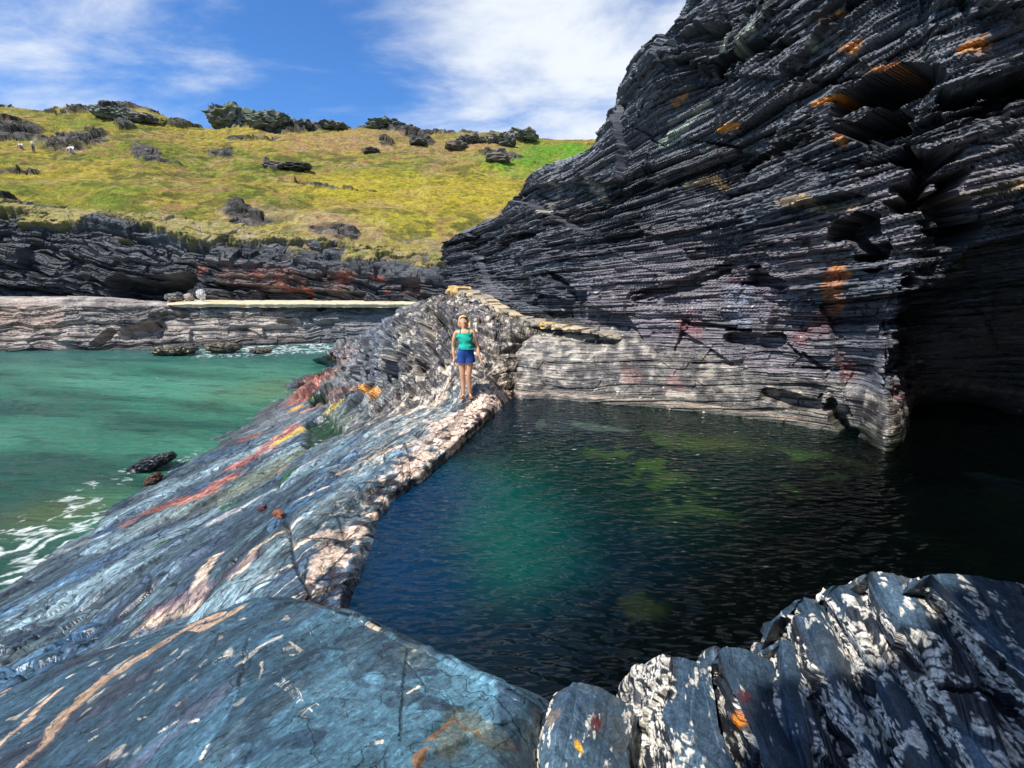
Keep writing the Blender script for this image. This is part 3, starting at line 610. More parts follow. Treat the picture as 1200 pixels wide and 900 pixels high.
def build_fins():
    fin(0, [(630,838,3.0),(619,870,2.95),(612,930,2.95)], [(672,800,3.15),(652,860,3.15),(645,930,3.1)], [(742,826,3.0),(735,880,2.95),(745,940,2.9)],
        'rounded blue and olive rock with a small orange spot, nearest the smooth slab', .9, 100,
        [([(676,872,.014),(680,880,.012)], (0.8, .42, .03)), ([(665,865,.03),(700,850,.03)], (.13, .03, .03)), ([(650,840,.04)], (.25, .2, .15))])
    fin(1, [(752,790,3.0),(752,840,2.95),(760,940,2.85)], [(772,768,3.15),(785,840,3.1),(805,940,3.0)], [(832,778,3.05),(842,850,3.0),(880,940,2.9)],
        'barnacled rock with a small blue face between the rounded rock and the orange-stained rock', .9, 200)
    fin(2, [(828,774,3.0),(850,830,2.98),(895,940,2.9)], [(852,760,3.22),(876,830,3.2),(930,940,3.1)], [(905,776,3.1),(925,850,3.05),(985,950,2.95)],
        'barnacled rock with a bright orange and maroon stain on its face', .4, 300,
        [([(866,842,.03),(885,860,.045),(905,880,.045)], (0.75, .24, .02)), ([(870,815,.03),(895,825,.025)], (.14, .03, .04))])
    fin(3, [(903,766,3.05),(905,830,3.0),(925,940,2.9)], [(916,750,3.22),(926,830,3.15),(960,940,3.05)], [(942,765,3.1),(965,840,3.05),(1010,940,2.95)],
        'narrow upright rock spike right of the orange-stained rock', .4, 400)
    fin(4, [(927,716,3.12),(945,790,3.1),(1010,940,3.0)], [(942,700,3.32),(980,790,3.25),(1050,940,3.1)], [(966,706,3.2),(1005,790,3.12),(1080,940,3.0)],
        'first tall rock fin, with a curled pale barnacle crest, right of the narrow spike', .4, 500)
    fin(5, [(960,706,3.2),(1000,790,3.15),(1075,940,3.05)], [(984,686,3.42),(1030,790,3.3),(1105,940,3.15)], [(1010,690,3.35),(1055,790,3.25),(1140,940,3.1)],
        'second tall rock fin, thickly crusted, left of the broad dark blue face', .4, 600)
    fin(6, [(1003,684,3.38),(1060,790,3.32),(1150,940,3.2)], [(1022,671,3.55),(1082,780,3.42),(1180,930,3.3)], [(1080,686,3.45),(1150,780,3.35),(1290,930,3.2)],
        'rock with the broad smooth dark blue face below a white crest', .8, 700)
    fin(7, [(1070,684,3.48),(1140,770,3.42),(1270,920,3.3)], [(1092,673,3.68),(1170,756,3.55),(1320,900,3.4)], [(1220,690,3.5),(1330,760,3.4),(1520,900,3.2)],
        'long low speckled rock at the right edge of the photo, beside the broad blue face', .4, 800)

#@@ FAR SHORE
def build_far():
    B = basis((-0.05, 0.1, 1), (1, 0.0, 0.02))
    # pale wave-cut ledge with the path on top
    xs = [-700,-300,-80,60,130,180,230,300,370,430,480,520]
    wl = [420,416,413,411,411,409,407,404,401,400,399,398]
    dd = [30,33,34.5,35.5,36,36.6,37.5,38.5,40,41,41.5,42]
    tp = [354,354,353,352,354,358,361,361,361,361,361,360]
    rows = [[(x, w_+10, d-0.3) for x, w_, d in zip(xs, wl, dd)], [(x, w_, d) for x, w_, d in zip(xs, wl, dd)],
            [(x, w_-16, d+.5) for x, w_, d in zip(xs, wl, dd)], [(x, (w_+t)/2-6, d+1.0) for x, w_, t, d in zip(xs, wl, tp, dd)], [(x, t, d+1.6) for x, t, d in zip(xs, tp, dd)],
            [(x, t-5, d+3.4) for x, t, d in zip(xs, tp, dd)], [(x, t-4, d+6) for x, t, d in zip(xs, tp, dd)]]
    g = lattice(rows, 200, 900); n = gnormals(g, (0, -1, .5)); P = g; L = local(P, B); pt = Painter(g, (0.30, 0.26, 0.225)); z = P[..., 2]
    face = 1-ss(z, 3.0, 3.3)
    d = slate(L, [(.9, 4, 3, .6), (.35, 2, 1.5, .3), (.15, 1.2, 1, .14)], 71, .5)*(0.15+.75*face)*ss(-P[..., 0], 8, 16) + .3*fbm(P, .5, 4, 3)*face
    for q, r, dp in [([(118,400,.5),(126,392,.5)], .5, 2.0), ([(150,388,.5),(180,385,.7)], .5, 1.2), ([(330,378,.3),(352,380,.3)], .3, .6), ([(180,372,.3),(215,368,.3)], .3, .6)]:
        d -= dp*pt.line(q, r, .5, 1.5, 5, .2)
    g2 = g+n*d[..., None]
    a = fbm(P, 1.2, 5, 5); b = fbm(L, (.8, 1, 5), 4, 6)
    pt.mix((0.48, 0.41, 0.35), ss(a+b, 0, .5)*.8); pt.mix((0.10, 0.09, 0.09), ss(-a+.5*b, .1, .45)*.75)
    pt.mix((0.16, 0.17, 0.18), pt.line([(380,395,2),(400,375,3),(440,370,3),(480,370,3)], 2, .4, 1, 7, .5)*.75)
    pt.mix((0.05, 0.05, 0.05), (1-ss(z, .1, .6))*.9)
    pt.mix((0.4, 0.27, 0.2), pt.line([(20,370,1.5),(60,372,1)], 2, .4, 1, 8, .5)*.5)
    m = rock_mat('pale_ledge', (1, 1, 4), (0, 0, 0), .65, 1.2, .6, .5, .3, .15, freq2=8)
    tag(grid_mesh('shore_ledge', g2, pt.col, mat=m), 'pale wave-cut rock ledge on the far side of the inlet', None, None, 'structure')
    # path strip
    xs = [196,215,260,320,400,450,492]
    rows = [[(x, 362.5+(i==0)*-3, 38.3+(x-196)*.0125) for i, x in enumerate(xs)], [(x, 357.2+(i==0)*2, 38.4+(x-196)*.0125) for i, x in enumerate(xs)], [(x, 354.5, 40.4+(x-196)*.0125) for x in xs], [(x, 353.5, 43.0+(x-196)*.0125) for x in xs]]
    g = lattice(rows, 40, 500); g[..., 2] += .16
    g[..., 2] += .05*fbm(g, 1.5, 3, 4); g[..., 1] += .2*fbm(g, .9, 3, 5)
    pt = Painter(g, (0.60, 0.50, 0.33)); pt.mix((0.55, 0.36, 0.15), ss(fbm(g, 1.2, 3, 8), .2, .5)*.6)
    tag(grid_mesh('path', g, pt.col, mat=rock_mat('path_stone', (1, 1, 1), rough=.8, freq=3, bump=.3, var=.25)), 'pale concrete path along the far ledge', None, None, 'structure')
    # dark layered cliff under the grass
    xs = [-700,-300,-80,0,60,130,200,280,350,430,490,560,640]
    tp = [235,240,248,250,258,262,268,278,288,300,308,315,320]
    ta = [46]*6+[46.5,47,47.5,48,48,48,48]
    rows = [[(x, 366, 37+max(0, x)*.006) if False else (x, 366, 42.5) for x in xs], [(x, 354, 43) for x in xs], [(x, 354-(354-t)*.33, 43.4) for x, t in zip(xs, tp)],
            [(x, 354-(354-t)*.66, 44.4) for x, t in zip(xs, tp)], [(x, t+4, a_) for x, t, a_ in zip(xs, tp, ta)], [(x, t-9, a_+3.0) for x, t, a_ in zip(xs, tp, ta)], [(x, t+8, a_+6.0) for x, t, a_ in zip(xs, tp, ta)]]
    g = lattice(rows, 260, 900); n = gnormals(g, (0, -1, .2)); P = g
    Bd = basis((0.16, -0.05, 1), (1, 0, -.16)); L = local(P, Bd); pt = Painter(g, (0.06, 0.063, 0.068))
    d = slate(L, [(1.6, 6, 4, 1.6), (.6, 3, 2, .7), (.25, 1.5, 1.2, .3), (.1, .8, .7, .1)], 81, .9)+.7*fbm(P, .25, 3, 3)
    d -= 2.2*pt.line([(150,345,1.2),(185,345,1.0),(225,330,.7)], 1, .4, 1.2, 5, .25)
    g2 = g+n*d[..., None]
    a = fbm(L, (.3, .3, 1.4), 4, 5); b = fbm(P, 1.5, 4, 6)
    pt.mix((0.13, 0.13, 0.135), ss(a+.5*b, .1, .5)*.8); pt.mix((0.022, 0.022, 0.026), ss(-a+.4*b, .1, .5)*.8)
    for q in [[(300,318,.5),(308,325,.6)], [(330,325,.8),(345,335,.8)], [(440,330,.8),(452,338,.6)], [(400,325,.8),(412,320,.4)], [(235,318,.5)], [(360,342,.5)]]:
        pt.mix((0.42, 0.12, 0.06), pt.line(q, .5, 1.0, 1.5, 9, .4)*ss(b, -.05, .25)*.7)
    for q in [[(340,330,1.0),(270,322,1.0)], [(395,330,1.2)], [(485,335,1)]]:
        pt.mix((0.20, 0.12, 0.10), pt.line(q, .5, .8, 1.5, 10, .5)*.6)
    topm = ss(P[..., 2], 8.6, 10.6)
    hz_ = (V-np.interp(U, xs, tp)) if False else None; U_, V_ = pt.U, pt.V; dt = np.interp(P[..., 0]/P[..., 1], [((x-600)/560/.978) for x in xs], [W(x, t, 46.)[2] for x, t in zip(xs, tp)])-P[..., 2]
    gr = ss(fbm(P, (.35, .35, 1.2), 5, 15)*1.7+.25-.6*dt, .3, .6)
    pt.mix((0.26, 0.20, 0.045), gr*.95); pt.mix((0.15, 0.17, 0.03), gr*ss(b, 0.1, .4)*.7); pt.mix((.30, .24, .17), gr*ss(-b, .1, .4)*.6)
    g2 = g+n*(d*(1-.75*gr)+gr*(.5+.3*b))[..., None]
    for q in [[(80,346,1.0),(150,343,1.0)]]: pass
    tag(grid_mesh('far_cliff', g2, pt.col, mat=rock_mat('far_slate', (1, 1, 7), (0, R(9), 0), .6, .8, .6, .5, .4, .2, freq2=8)), 'dark layered cliff under the grassy hillside', None, None, 'structure')
    # grassy hill
    xs = [-700,-350,-100,0,60,75,130,180,232,300,400,500,600,650,720,860]
    rid = [120,135,122,124,133,127,124,131,149,149,152,155,157,164,163,165]
    lo_ = [232,236,244,248,255,257,260,265,270,280,295,308,314,318,320,325]
    ctrl = []
    for k, (f_, d_) in enumerate([(0.02, 49.6), (.12, 52.5), (.32, 59), (.52, 71), (.70, 84), (.86, 97), (1.0, 110)]):
        ctrl.append([(x, l+(r-l)*f_, d_) for x, l, r in zip(xs, lo_, rid)])
    ctrl.insert(0, [(x, l+22, 48.6) for x, l in zip(xs, lo_)])
    ctrl.append([(x, r+12, 122) for x, r in zip(xs, rid)]); ctrl.append([(x, r+60, 150) for x, r in zip(xs, rid)])
    g = lattice(ctrl, 420, 900); n = gnormals(g, (0, 0, 1)); P = g; pt = Painter(g, (0.25, 0.20, 0.035)); U, V = pt.U, pt.V
    f1 = fbm(P, (.06, .1, .1), 4, 5); f2 = fbm(P, (.25, .25, .5), 4, 6); f3 = fbm(P, (1.0, 1.0, 2.0), 4, 7)
    d = .9*fbm(P, .08, 3, 8)+.5*f2+.22*f3
    pt.mix((0.30, 0.265, 0.03), ss(f1+.3*f3, 0, .4)*.8)
    pt.mix((0.13, 0.17, 0.02), ss(-f1+.5*f2, .08, .4)*.75)
    pt.mix((0.30, 0.21, 0.10), ss(fbm(P, .16, 4, 12)+.3*f3, .12, .4)*.75)
    pt.mix((0.07, 0.07, 0.02), ss(-f3+.2*f2, .1, .4)*.7)
    pt.mix((0.34, 0.22, 0.13), ss(f3, .25, .5)*.5)
    f4 = fbm(P, (.45, .3, 1.0), 5, 37); pt.mix((0.075, 0.075, 0.02), ss(f4, .08, .28)*.75); pt.mix((0.22, 0.12, 0.06), ss(-f4, .14, .32)*.65)
    for q, c, k in [([(640,175,6),(600,195,5),(680,180,5)], (0.10, 0.22, 0.02), 1.2), ([(60,225,5),(20,210,5),(90,240,3)], (0.12, 0.17, 0.02), .55), ([(140,225,3),(170,215,3)], (0.12, 0.18, 0.02), .4), ([(215,272,2)], (0.15, 0.26, 0.02), .9),
                 ([(450,225,9),(560,230,8),(600,240,5)], (0.36, 0.29, 0.02), .65), ([(40,205,4),(80,205,4)], (0.38, 0.28, 0.03), .5), ([(400,215,7)], (0.36, 0.29, 0.03), .5),
                 ([(100,150,3),(60,148,2)], (0.14, 0.17, 0.03), .5), ([(440,165,9),(540,170,10),(340,160,9)], (0.33, 0.20, 0.11), .55), ([(290,250,3),(360,262,4),(420,285,4),(480,290,3)], (0.33, 0.25, 0.15), .6)]:
        pt.mix(c, pt.line(q, 3, 1.0, 1.6, 6, .8)*k*(.4+.6*ss(f3+f2, -.3, .3)))
    # rock showing through the turf
    rk = np.zeros(U.shape)
    for q in [[(-30,163,4.2),(20,162,4.2),(60,164,4),(100,171,3.3),(140,180,2.3),(175,188,1.6),(205,192,1.1)], [(0,200,1.4),(35,203,1.0)], [(80,130,2),(130,127,2.5),(165,133,2.5),(215,150,2)],
              [(260,185,2),(300,190,2),(320,200,1)], [(315,205,.5),(350,212,.6),(400,222,.5),(440,226,.3)], [(0,235,1.2),(25,240,1.2),(60,240,1.0)], [(470,160,2),(500,165,2)], [(540,165,3),(600,160,3)], [(575,183,2),(600,186,2)],
              [(250,152,1.6),(330,153,1.6),(420,156,1.6),(480,158,1.6),(560,160,2)], [(435,170,1.2),(455,168,1.2)], [(275,160,1.2),(320,163,1.0)], [(200,146,1.5),(232,150,1.5)], [(150,150,1.2),(110,142,1.2)], [(270,245,1.2),(300,255,1.5),(260,265,1.2)], [(380,268,1.5),(410,275,1.2)], [(-300,170,8),(-100,165,6)], [(60,127,2)]]:
        rk = np.maximum(rk, pt.line(q, 2, .55, 1.5, 17, .25))
    rk = rk*ss(f3+.5*f2, -.6, -.25)
    Lh = local(P, basis((.2, -.1, 1), (1, 0, -.2)))
    d += rk*(slate(Lh, [(1.2, 5, 4, 1.6), (.5, 2.5, 2, .7)], 91, .5)+.3)
    pt.mix((0.085, 0.08, 0.075), rk*.95); pt.mix((0.025, 0.025, 0.022), rk*ss(-f3, .0, .3)); pt.mix((0.2, 0.17, 0.16), rk*ss(f3, .2, .45)*.7)
    bot = 1-ss(V*0-(-0)+P[..., 1]+6*f2, 47, 56)
    pt.mix((0.13, 0.11, 0.09), bot*ss(f3+.6*f2, -.1, .2)*ss(P[..., 0], -30, -10)*.9)
    g2 = g+n*d[..., None]
    tag(grid_mesh('hill', g2, pt.col, mat=rock_mat('turf', (1, 1, 1), rough=.9, freq=1.6, bump=.9, var=.5, spec=.1, bumpd=.35, freq2=6)), 'steep yellow-green grassy hillside with rock showing through', None, None, 'structure')
    return g2

#@@ WATER
SHORE = [(-330,830),(-90,725),(5,685),(110,612),(200,550),(285,498),(345,452),(385,430),(400,418)]
def build_water():
    # sea
    xs = np.concatenate([-np.geomspace(400, 48, 24)[:-1], np.linspace(-48, -2, 620)])
    ys = np.concatenate([[-300, -120, -50, -20, -5], np.linspace(0, 18, 330)[0:], np.linspace(18.06, 44, 300), np.geomspace(46, 600, 12)])
    X, Y = np.meshgrid(xs, ys, indexing='ij'); P = np.stack([X, Y, 0*X], -1)
    wx = fbm(P, .12, 2, 3)
    h = np.zeros(X.shape)
    Q = np.stack([X*0.97-Y*0.25+1.6*wx, X*.25+Y*.97+.8*wx, 0*X], -1)
    h += .10*fbm(Q, (.25, .9, 1), 3, 5)+.06*fbm(Q, (.8, 2.4, 1), 3, 6)+.015*fbm(P, 4, 2, 7)
    near = ((X > -50) & (Y > -1) & (Y < 45))
    P[..., 2] = h*np.where(near, 1, 0)
    sh = np.array([W(x, y, 0.0)[:2] for x, y in SHORE]+[W(x, y, z_)[:2] for x, y, z_ in ((400,401,0.0),(300,405,0.),(180,409,0.),(60,411,0.),(-80,413,0.))])
    dist = np.full(X.shape, 99.0)
    for a, b in zip(sh[:-1], sh[1:]):
        ab = b-a; t = np.clip(((X-a[0])*ab[0]+(Y-a[1])*ab[1])/(ab@ab+1e-9), 0, 1)
        dist = np.minimum(dist, np.hypot(X-a[0]-t*ab[0], Y-a[1]-t*ab[1]))
    def near_pt(px, py, r):
        c = W(px, py, 0.0); return np.exp(-((X-c[0])**2+(Y-c[1])**2)/(2*r*r))
    hot = 1.0*near_pt(10, 668, .9)+.7*near_pt(55, 635, .8)+.5*near_pt(90, 590, 1.2)+.55*near_pt(155, 550, 1.0)+.1*near_pt(0, 600, 1.5)+.95*near_pt(320, 408, 3)+.9*near_pt(370, 408, 2.6)+.7*near_pt(280, 412, 2.5)+.5*near_pt(240, 412, 2.5)+.15*near_pt(0,640,2.0)
    lace = fbm(np.stack([X+.5*vn(P, 1.2, 21), Y+.5*vn(P, 1.2, 22), 0*X], -1), 1.6, 5, 23)
    ridg = 1-np.abs(lace)*5
    fo = ss(ridg*.55+np.minimum(hot, 1)*.75-.35, .35, .85)*ss(hot, .1, .6)
    fo = np.maximum(fo, (1-ss(dist, .05, .35+.25*vn(P, 1.5, 25)))*ss(vn(P, 1.5, 27), .1, .5)*.6)
    fo = np.clip(fo, 0, 1)
    deep = ss(-Y-0*X, -33, -20)
    pt = Painter(P, (0.028, 0.145, 0.09))
    bands = fbm(Q, (.10, .40, 1), 4, 31)
    pt.mix((0.075, 0.26, 0.17), ss(bands+.0*X, -.1, .4)*.7*(1-ss(Y, 24, 34)))
    pt.mix((0.010, 0.055, 0.04), ss(-bands, .05, .35)*.85); sm_ = fbm(Q, (.6, 2.6, 1), 4, 33); pt.mix((0.008, 0.05, 0.04), ss(sm_, .12, .3)*.55)
    pt.mix((0.03, 0.10, 0.10), ss(Y, 26, 36)*.7)
    pt.mix((0.10, 0.12, 0.03), (near_pt(70, 600, .8)+near_pt(330, 455, 2.0)*.8)*.6)
    m, nt, b = newmat('sea_water'); N = nt.nodes; K = nt.links
    at = N.new('ShaderNodeAttribute'); at.attribute_name = 'Col'; fa = N.new('ShaderNodeAttribute'); fa.attribute_name = 'foam'
    tc = N.new('ShaderNodeTexCoord'); nz = N.new('ShaderNodeTexNoise'); nz.inputs['Scale'].default_value = 9; nz.inputs['Detail'].default_value = 6; K.new(tc.outputs['Object'], nz.inputs['Vector'])
    ad = N.new('ShaderNodeMath'); ad.operation = 'MULTIPLY_ADD'; K.new(nz.outputs['Fac'], ad.inputs[0]); ad.inputs[1].default_value = 1.6; ad.inputs[2].default_value = -.8
    a2 = N.new('ShaderNodeMath'); a2.operation = 'ADD'; K.new(ad.outputs[0], a2.inputs[0]); K.new(fa.outputs['Fac'], a2.inputs[1])
    mr = N.new('ShaderNodeMapRange'); mr.inputs['From Min'].default_value = .5; mr.inputs['From Max'].default_value = 1.25; K.new(a2.outputs[0], mr.inputs['Value'])
    mx = N.new('ShaderNodeMix'); mx.data_type = 'RGBA'; K.new(mr.outputs[0], mx.inputs['Factor']); K.new(at.outputs['Color'], mx.inputs['A']); mx.inputs['B'].default_value = (.8, .86, .84, 1)
    K.new(mx.outputs['Result'], b.inputs['Base Color'])
    r = N.new('ShaderNodeMapRange'); r.inputs['To Min'].default_value = .08; r.inputs['To Max'].default_value = .7; K.new(mr.outputs[0], r.inputs['Value']); K.new(r.outputs[0], b.inputs['Roughness'])
    b.inputs['IOR'].default_value = 1.33
    mp = N.new('ShaderNodeMapping'); mp.inputs['Rotation'].default_value = (0, 0, R(-14)); mp.inputs['Scale'].default_value = (.7, 2.6, 1); K.new(tc.outputs['Object'], mp.inputs['Vector'])
    n2 = N.new('ShaderNodeTexNoise'); n2.inputs['Scale'].default_value = 1.6; n2.inputs['Detail'].default_value = 7; n2.inputs['Roughness'].default_value = .6; K.new(mp.outputs[0], n2.inputs['Vector'])
    bp = N.new('ShaderNodeBump'); bp.inputs['Strength'].default_value = 1; bp.inputs['Distance'].default_value = .25; K.new(n2.outputs['Fac'], bp.inputs['Height']); K.new(bp.outputs[0], b.inputs['Normal'])
    tag(grid_mesh('sea', P, pt.col, {'foam': fo}, smooth=True, mat=m), 'green sea water of the inlet with foam at the rocks', None, None, 'structure')
    # pool
    left = [W(*p) for p in ((560,960,2.5),(480,850,2.5),(350,722,2.5),(370,705,2.5),(388,680,2.5),(402,652,2.5),(428,592,2.5),(455,565,2.5),(490,545,2.5),(532,510,2.5),(558,474,2.5),(590,455,2.5))]
    rows = [[(lambda l: ('w', l[0]+(11.6-l[0])*t, l[1]+(11.8-l[1])*0*t, 2.5))(l) for t in (0, .33, .66, 1)] for l in left]
    rows.append([('w', x, 12.5, 2.5) for x in (1, 4, 8, 11.6)])
    g = lattice(rows, 460, 560); P = g.copy()
    Q = np.stack([P[..., 0]*.80+P[..., 1]*.60, -P[..., 0]*.60+P[..., 1]*.80, 0*P[..., 0]], -1)
    wv = .020*fbm(Q, (2.6, 6.0, 1), 2, 41)
    calm = 1-.75*ss(P[..., 1], 6.5, 9.5)
    g[..., 2] = 2.5+wv*calm
    pt = Painter(g, (0.001, 0.012, 0.022))
    a = fbm(P, .5, 4, 43)
    pt.mix((0.003, 0.088, 0.070), pt.line([(560,620,.5),(590,560,.7),(600,660,.5)], .5, .5, 1, 3, .95)*.8)
    pt.mix((0.002, 0.032, 0.088), pt.line([(420,640,.5),(480,570,.7),(470,680,.5)], .5, .5, 1, 4, .95)*.8)
    pt.mix((0.002, 0.026, 0.014), pt.line([(640,540,.8),(760,570,.9)], .5, .6, 1, 5, .95)*.6)
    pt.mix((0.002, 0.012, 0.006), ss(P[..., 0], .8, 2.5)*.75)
    pt.mix((0.0004, 0.001, 0.001), ss(P[..., 0]-1.05*(P[..., 1]-2.75)-.5+.5*a, -1.2, .5)*.99)  # shade and depth of the right side painted in as near-black water
    mot = ss(fbm(P, 2.2, 4, 47), .05, .25); reg = pt.line([(740,520,.8),(800,560,.9),(850,530,.8),(930,540,.5)], .8, .3, 1, 9, .7); pt.mix((0.035, 0.085, 0.018), mot*reg*.8)
    pt.mix((0.04, 0.10, 0.02), pt.line([(770,568,.12),(785,560,.2)], .3, .8, 1.5, 6, .6)*.5)
    pt.mix((0.03, 0.05, 0.01), pt.line([(850,520,.5),(930,535,.4),(1000,545,.3)], .3, .7, 1.5, 7, .5)*.7*ss(a, -.2, .2))
    pt.mix((0.02, 0.03, 0.01), pt.line([(755,710,.15)], .3, .9, 1.5, 8, .5)*.6)
    m, nt, b = newmat('pool_water'); N = nt.nodes; K = nt.links
    out = N['Material Output']; N.remove(b)
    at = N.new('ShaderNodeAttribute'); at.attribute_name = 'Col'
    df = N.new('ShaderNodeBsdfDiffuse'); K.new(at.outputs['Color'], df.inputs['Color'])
    tr = N.new('ShaderNodeBsdfTransparent'); tr.inputs['Color'].default_value = (.34, .60, .55, 1)
    m1 = N.new('ShaderNodeMixShader'); m1.inputs[0].default_value = .30; K.new(df.outputs[0], m1.inputs[1]); K.new(tr.outputs[0], m1.inputs[2])
    gl = N.new('ShaderNodeBsdfGlossy'); gl.inputs['Roughness'].default_value = .015
    fr = N.new('ShaderNodeFresnel'); fr.inputs['IOR'].default_value = 1.38
    tc = N.new('ShaderNodeTexCoord'); mp = N.new('ShaderNodeMapping'); mp.inputs['Rotation'].default_value = (0, 0, R(-35)); mp.inputs['Scale'].default_value = (1, 2.4, 1); K.new(tc.outputs['Object'], mp.inputs['Vector'])
    n2 = N.new('ShaderNodeTexNoise'); n2.inputs['Scale'].default_value = 5.5; n2.inputs['Detail'].default_value = 1; K.new(mp.outputs[0], n2.inputs['Vector'])
    bp = N.new('ShaderNodeBump'); bp.inputs['Strength'].default_value = 1; bp.inputs['Distance'].default_value = .035; K.new(n2.outputs['Fac'], bp.inputs['Height'])
    K.new(bp.outputs[0], gl.inputs['Normal']); K.new(bp.outputs[0], fr.inputs['Normal'])
    m2 = N.new('ShaderNodeMixShader'); K.new(fr.outputs[0], m2.inputs[0]); K.new(m1.outputs[0], m2.inputs[1]); K.new(gl.outputs[0], m2.inputs[2]); K.new(m2.outputs[0], out.inputs['Surface'])
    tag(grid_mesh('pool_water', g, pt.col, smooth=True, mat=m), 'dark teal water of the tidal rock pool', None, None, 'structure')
    # pool bed
    X, Y = np.meshgrid(np.linspace(-2, 12.5, 160), np.linspace(0.5, 13, 160), indexing='ij'); g = np.stack([X, Y, 0*X+.9], -1); g[..., 2] += .3*fbm(g, .8, 4, 3)
    pt = Painter(g, (0.003, 0.006, 0.005)); pt.mix((0.012, 0.022, 0.006), ss(fbm(g, 1, 4, 5), .1, .4))
    tag(grid_mesh('pool_bed', g, pt.col, mat=rock_mat('weed_bed', (1, 1, 1), rough=.8)), 'weedy bed of the rock pool', None, None, 'structure')
    # sea bed
    me = bpy.data.meshes.new('sea_bed'); me.from_pydata([(-500, -400, -4), (60, -400, -4), (60, 700, -4), (-500, 700, -4)], [], [(0, 1, 2, 3)])
    me.materials.append(flat_mat('sand', (.3, .27, .2))); o = bpy.data.objects.new('sea_bed', me); C.objects.link(o); tag(o, 'sandy sea bed', kind='structure')

#@@ THINGS
def boulder(px, py, hw, hh, dist, label, group=None, tone=(0.05, 0.055, 0.05), tone2=(0.12, 0.13, 0.10), seed=0, tilt=0.0, depth=None, lump=.45, surf=None, sub=5, cat='rock', moss=None, wet=False, name='boulder', sink=.25):
    """free-standing rock about 2*hw x 2*hh photo pixels large, standing at its own distance"""
    if surf is not None:
        U, V = surf[1]; k = np.argmin((U-px)**2+(V-(py+hh*.6))**2); base = surf[0].reshape(-1, 3)[k]
    else: base = W(px, py+hh*.6, dist)
    zc = base[1]*CP-(base[2]-CAMZ)*SP; m = zc/F
    sx, sz = hw*m, hh*m; sy = depth if depth else (sx+sz)*.5
    bm = bmesh.new(); bmesh.ops.create_icosphere(bm, subdivisions=sub, radius=1.0)
    P = np.array([v.co[:] for v in bm.verts])
    n = P.copy()
    # squash into a blocky rock
    P = np.sign(P)*np.abs(P)**.8
    S = np.array([sx, sy, sz]); Q = P*S
    o = np.array([seed*7.3, seed*3.1, seed*1.7])
    A = Q/max(sz, .25*sx)+o
    d = lump*fbm(A, (.9, .9, 1.1), 4, seed+1)+.12*fbm(A, (3, 3, 5), 3, seed+2)
    f1, e, idv = worley(A[:, 0]*1.5+.5*A[:, 2], A[:, 2]*1.8+A[:, 1]*.9, seed+4)
    d += .22*(idv-.5)-.15*(1-ss(e, 0, .12))
    if cat == 'tor' or lump >= .5:
        g1, g2_, g3 = worley(A[:, 0]*1.6+.3*A[:, 2], A[:, 2]*1.2+A[:, 1]*1.3, seed+5); d += .5*(g3-.5)-.12*(1-ss(g2_, 0, .08))
        k1, k2, k3 = worley(A[:, 0]*3.4+.3*A[:, 2], A[:, 2]*2.6+A[:, 1]*2.3, seed+15); d += .32*(k3-.5)
    if cat == 'tor':
        c1, c2, c3 = worley(A[:, 0]*1.1+.35*A[:, 2], A[:, 1]*.9, seed+11); Q[:, 2] *= np.where(Q[:, 2] > 0, .45+.75*c3, 1)
    Q = Q + n*d[:, None]*np.array([min(sx, sz*2), sy, sz])*.8
    c, s_ = math.cos(tilt), math.sin(tilt)
    Q = np.stack([Q[:, 0]*c-Q[:, 2]*s_, Q[:, 1], Q[:, 0]*s_+Q[:, 2]*c], -1)
    Q[:, 2] += sz*(1-sink)
    col = np.empty(Q.shape); col[:] = tone
    v = fbm(A, 2.5, 4, seed+6); mk = ss(v, -.05, .3)[:, None]; col = col*(1-mk)+np.array(tone2)*mk
    if moss is not None: mk = (ss(fbm(A, 1.5, 3, seed+8)+.3*n[:, 2], .0, .3)*.8)[:, None]; col = col*(1-mk)+np.array(moss)*mk
    for vv, q in zip(bm.verts, Q): vv.co = q
    me = bpy.data.meshes.new(name); bm.to_mesh(me); bm.free()
    a = me.color_attributes.new('Col', 'FLOAT_COLOR', 'POINT'); c4 = np.ones((len(Q), 4), np.float32); c4[:, :3] = col; a.data.foreach_set('color', c4.reshape(-1))
    mn = 'wet_boulder' if wet else 'boulder_rock'
    me.materials.append(bpy.data.materials.get(mn) or rock_mat(mn, (1, 1, 3), rough=.25 if wet else .7, freq=2.5 if not wet else 8, bump=.6, var=.5, bumpd=.06 if not wet else .02, freq2=14))
    ob = bpy.data.objects.new(name, me); C.objects.link(ob); ob.location = tuple(base)
    tag(ob, label, cat, group)
    return ob

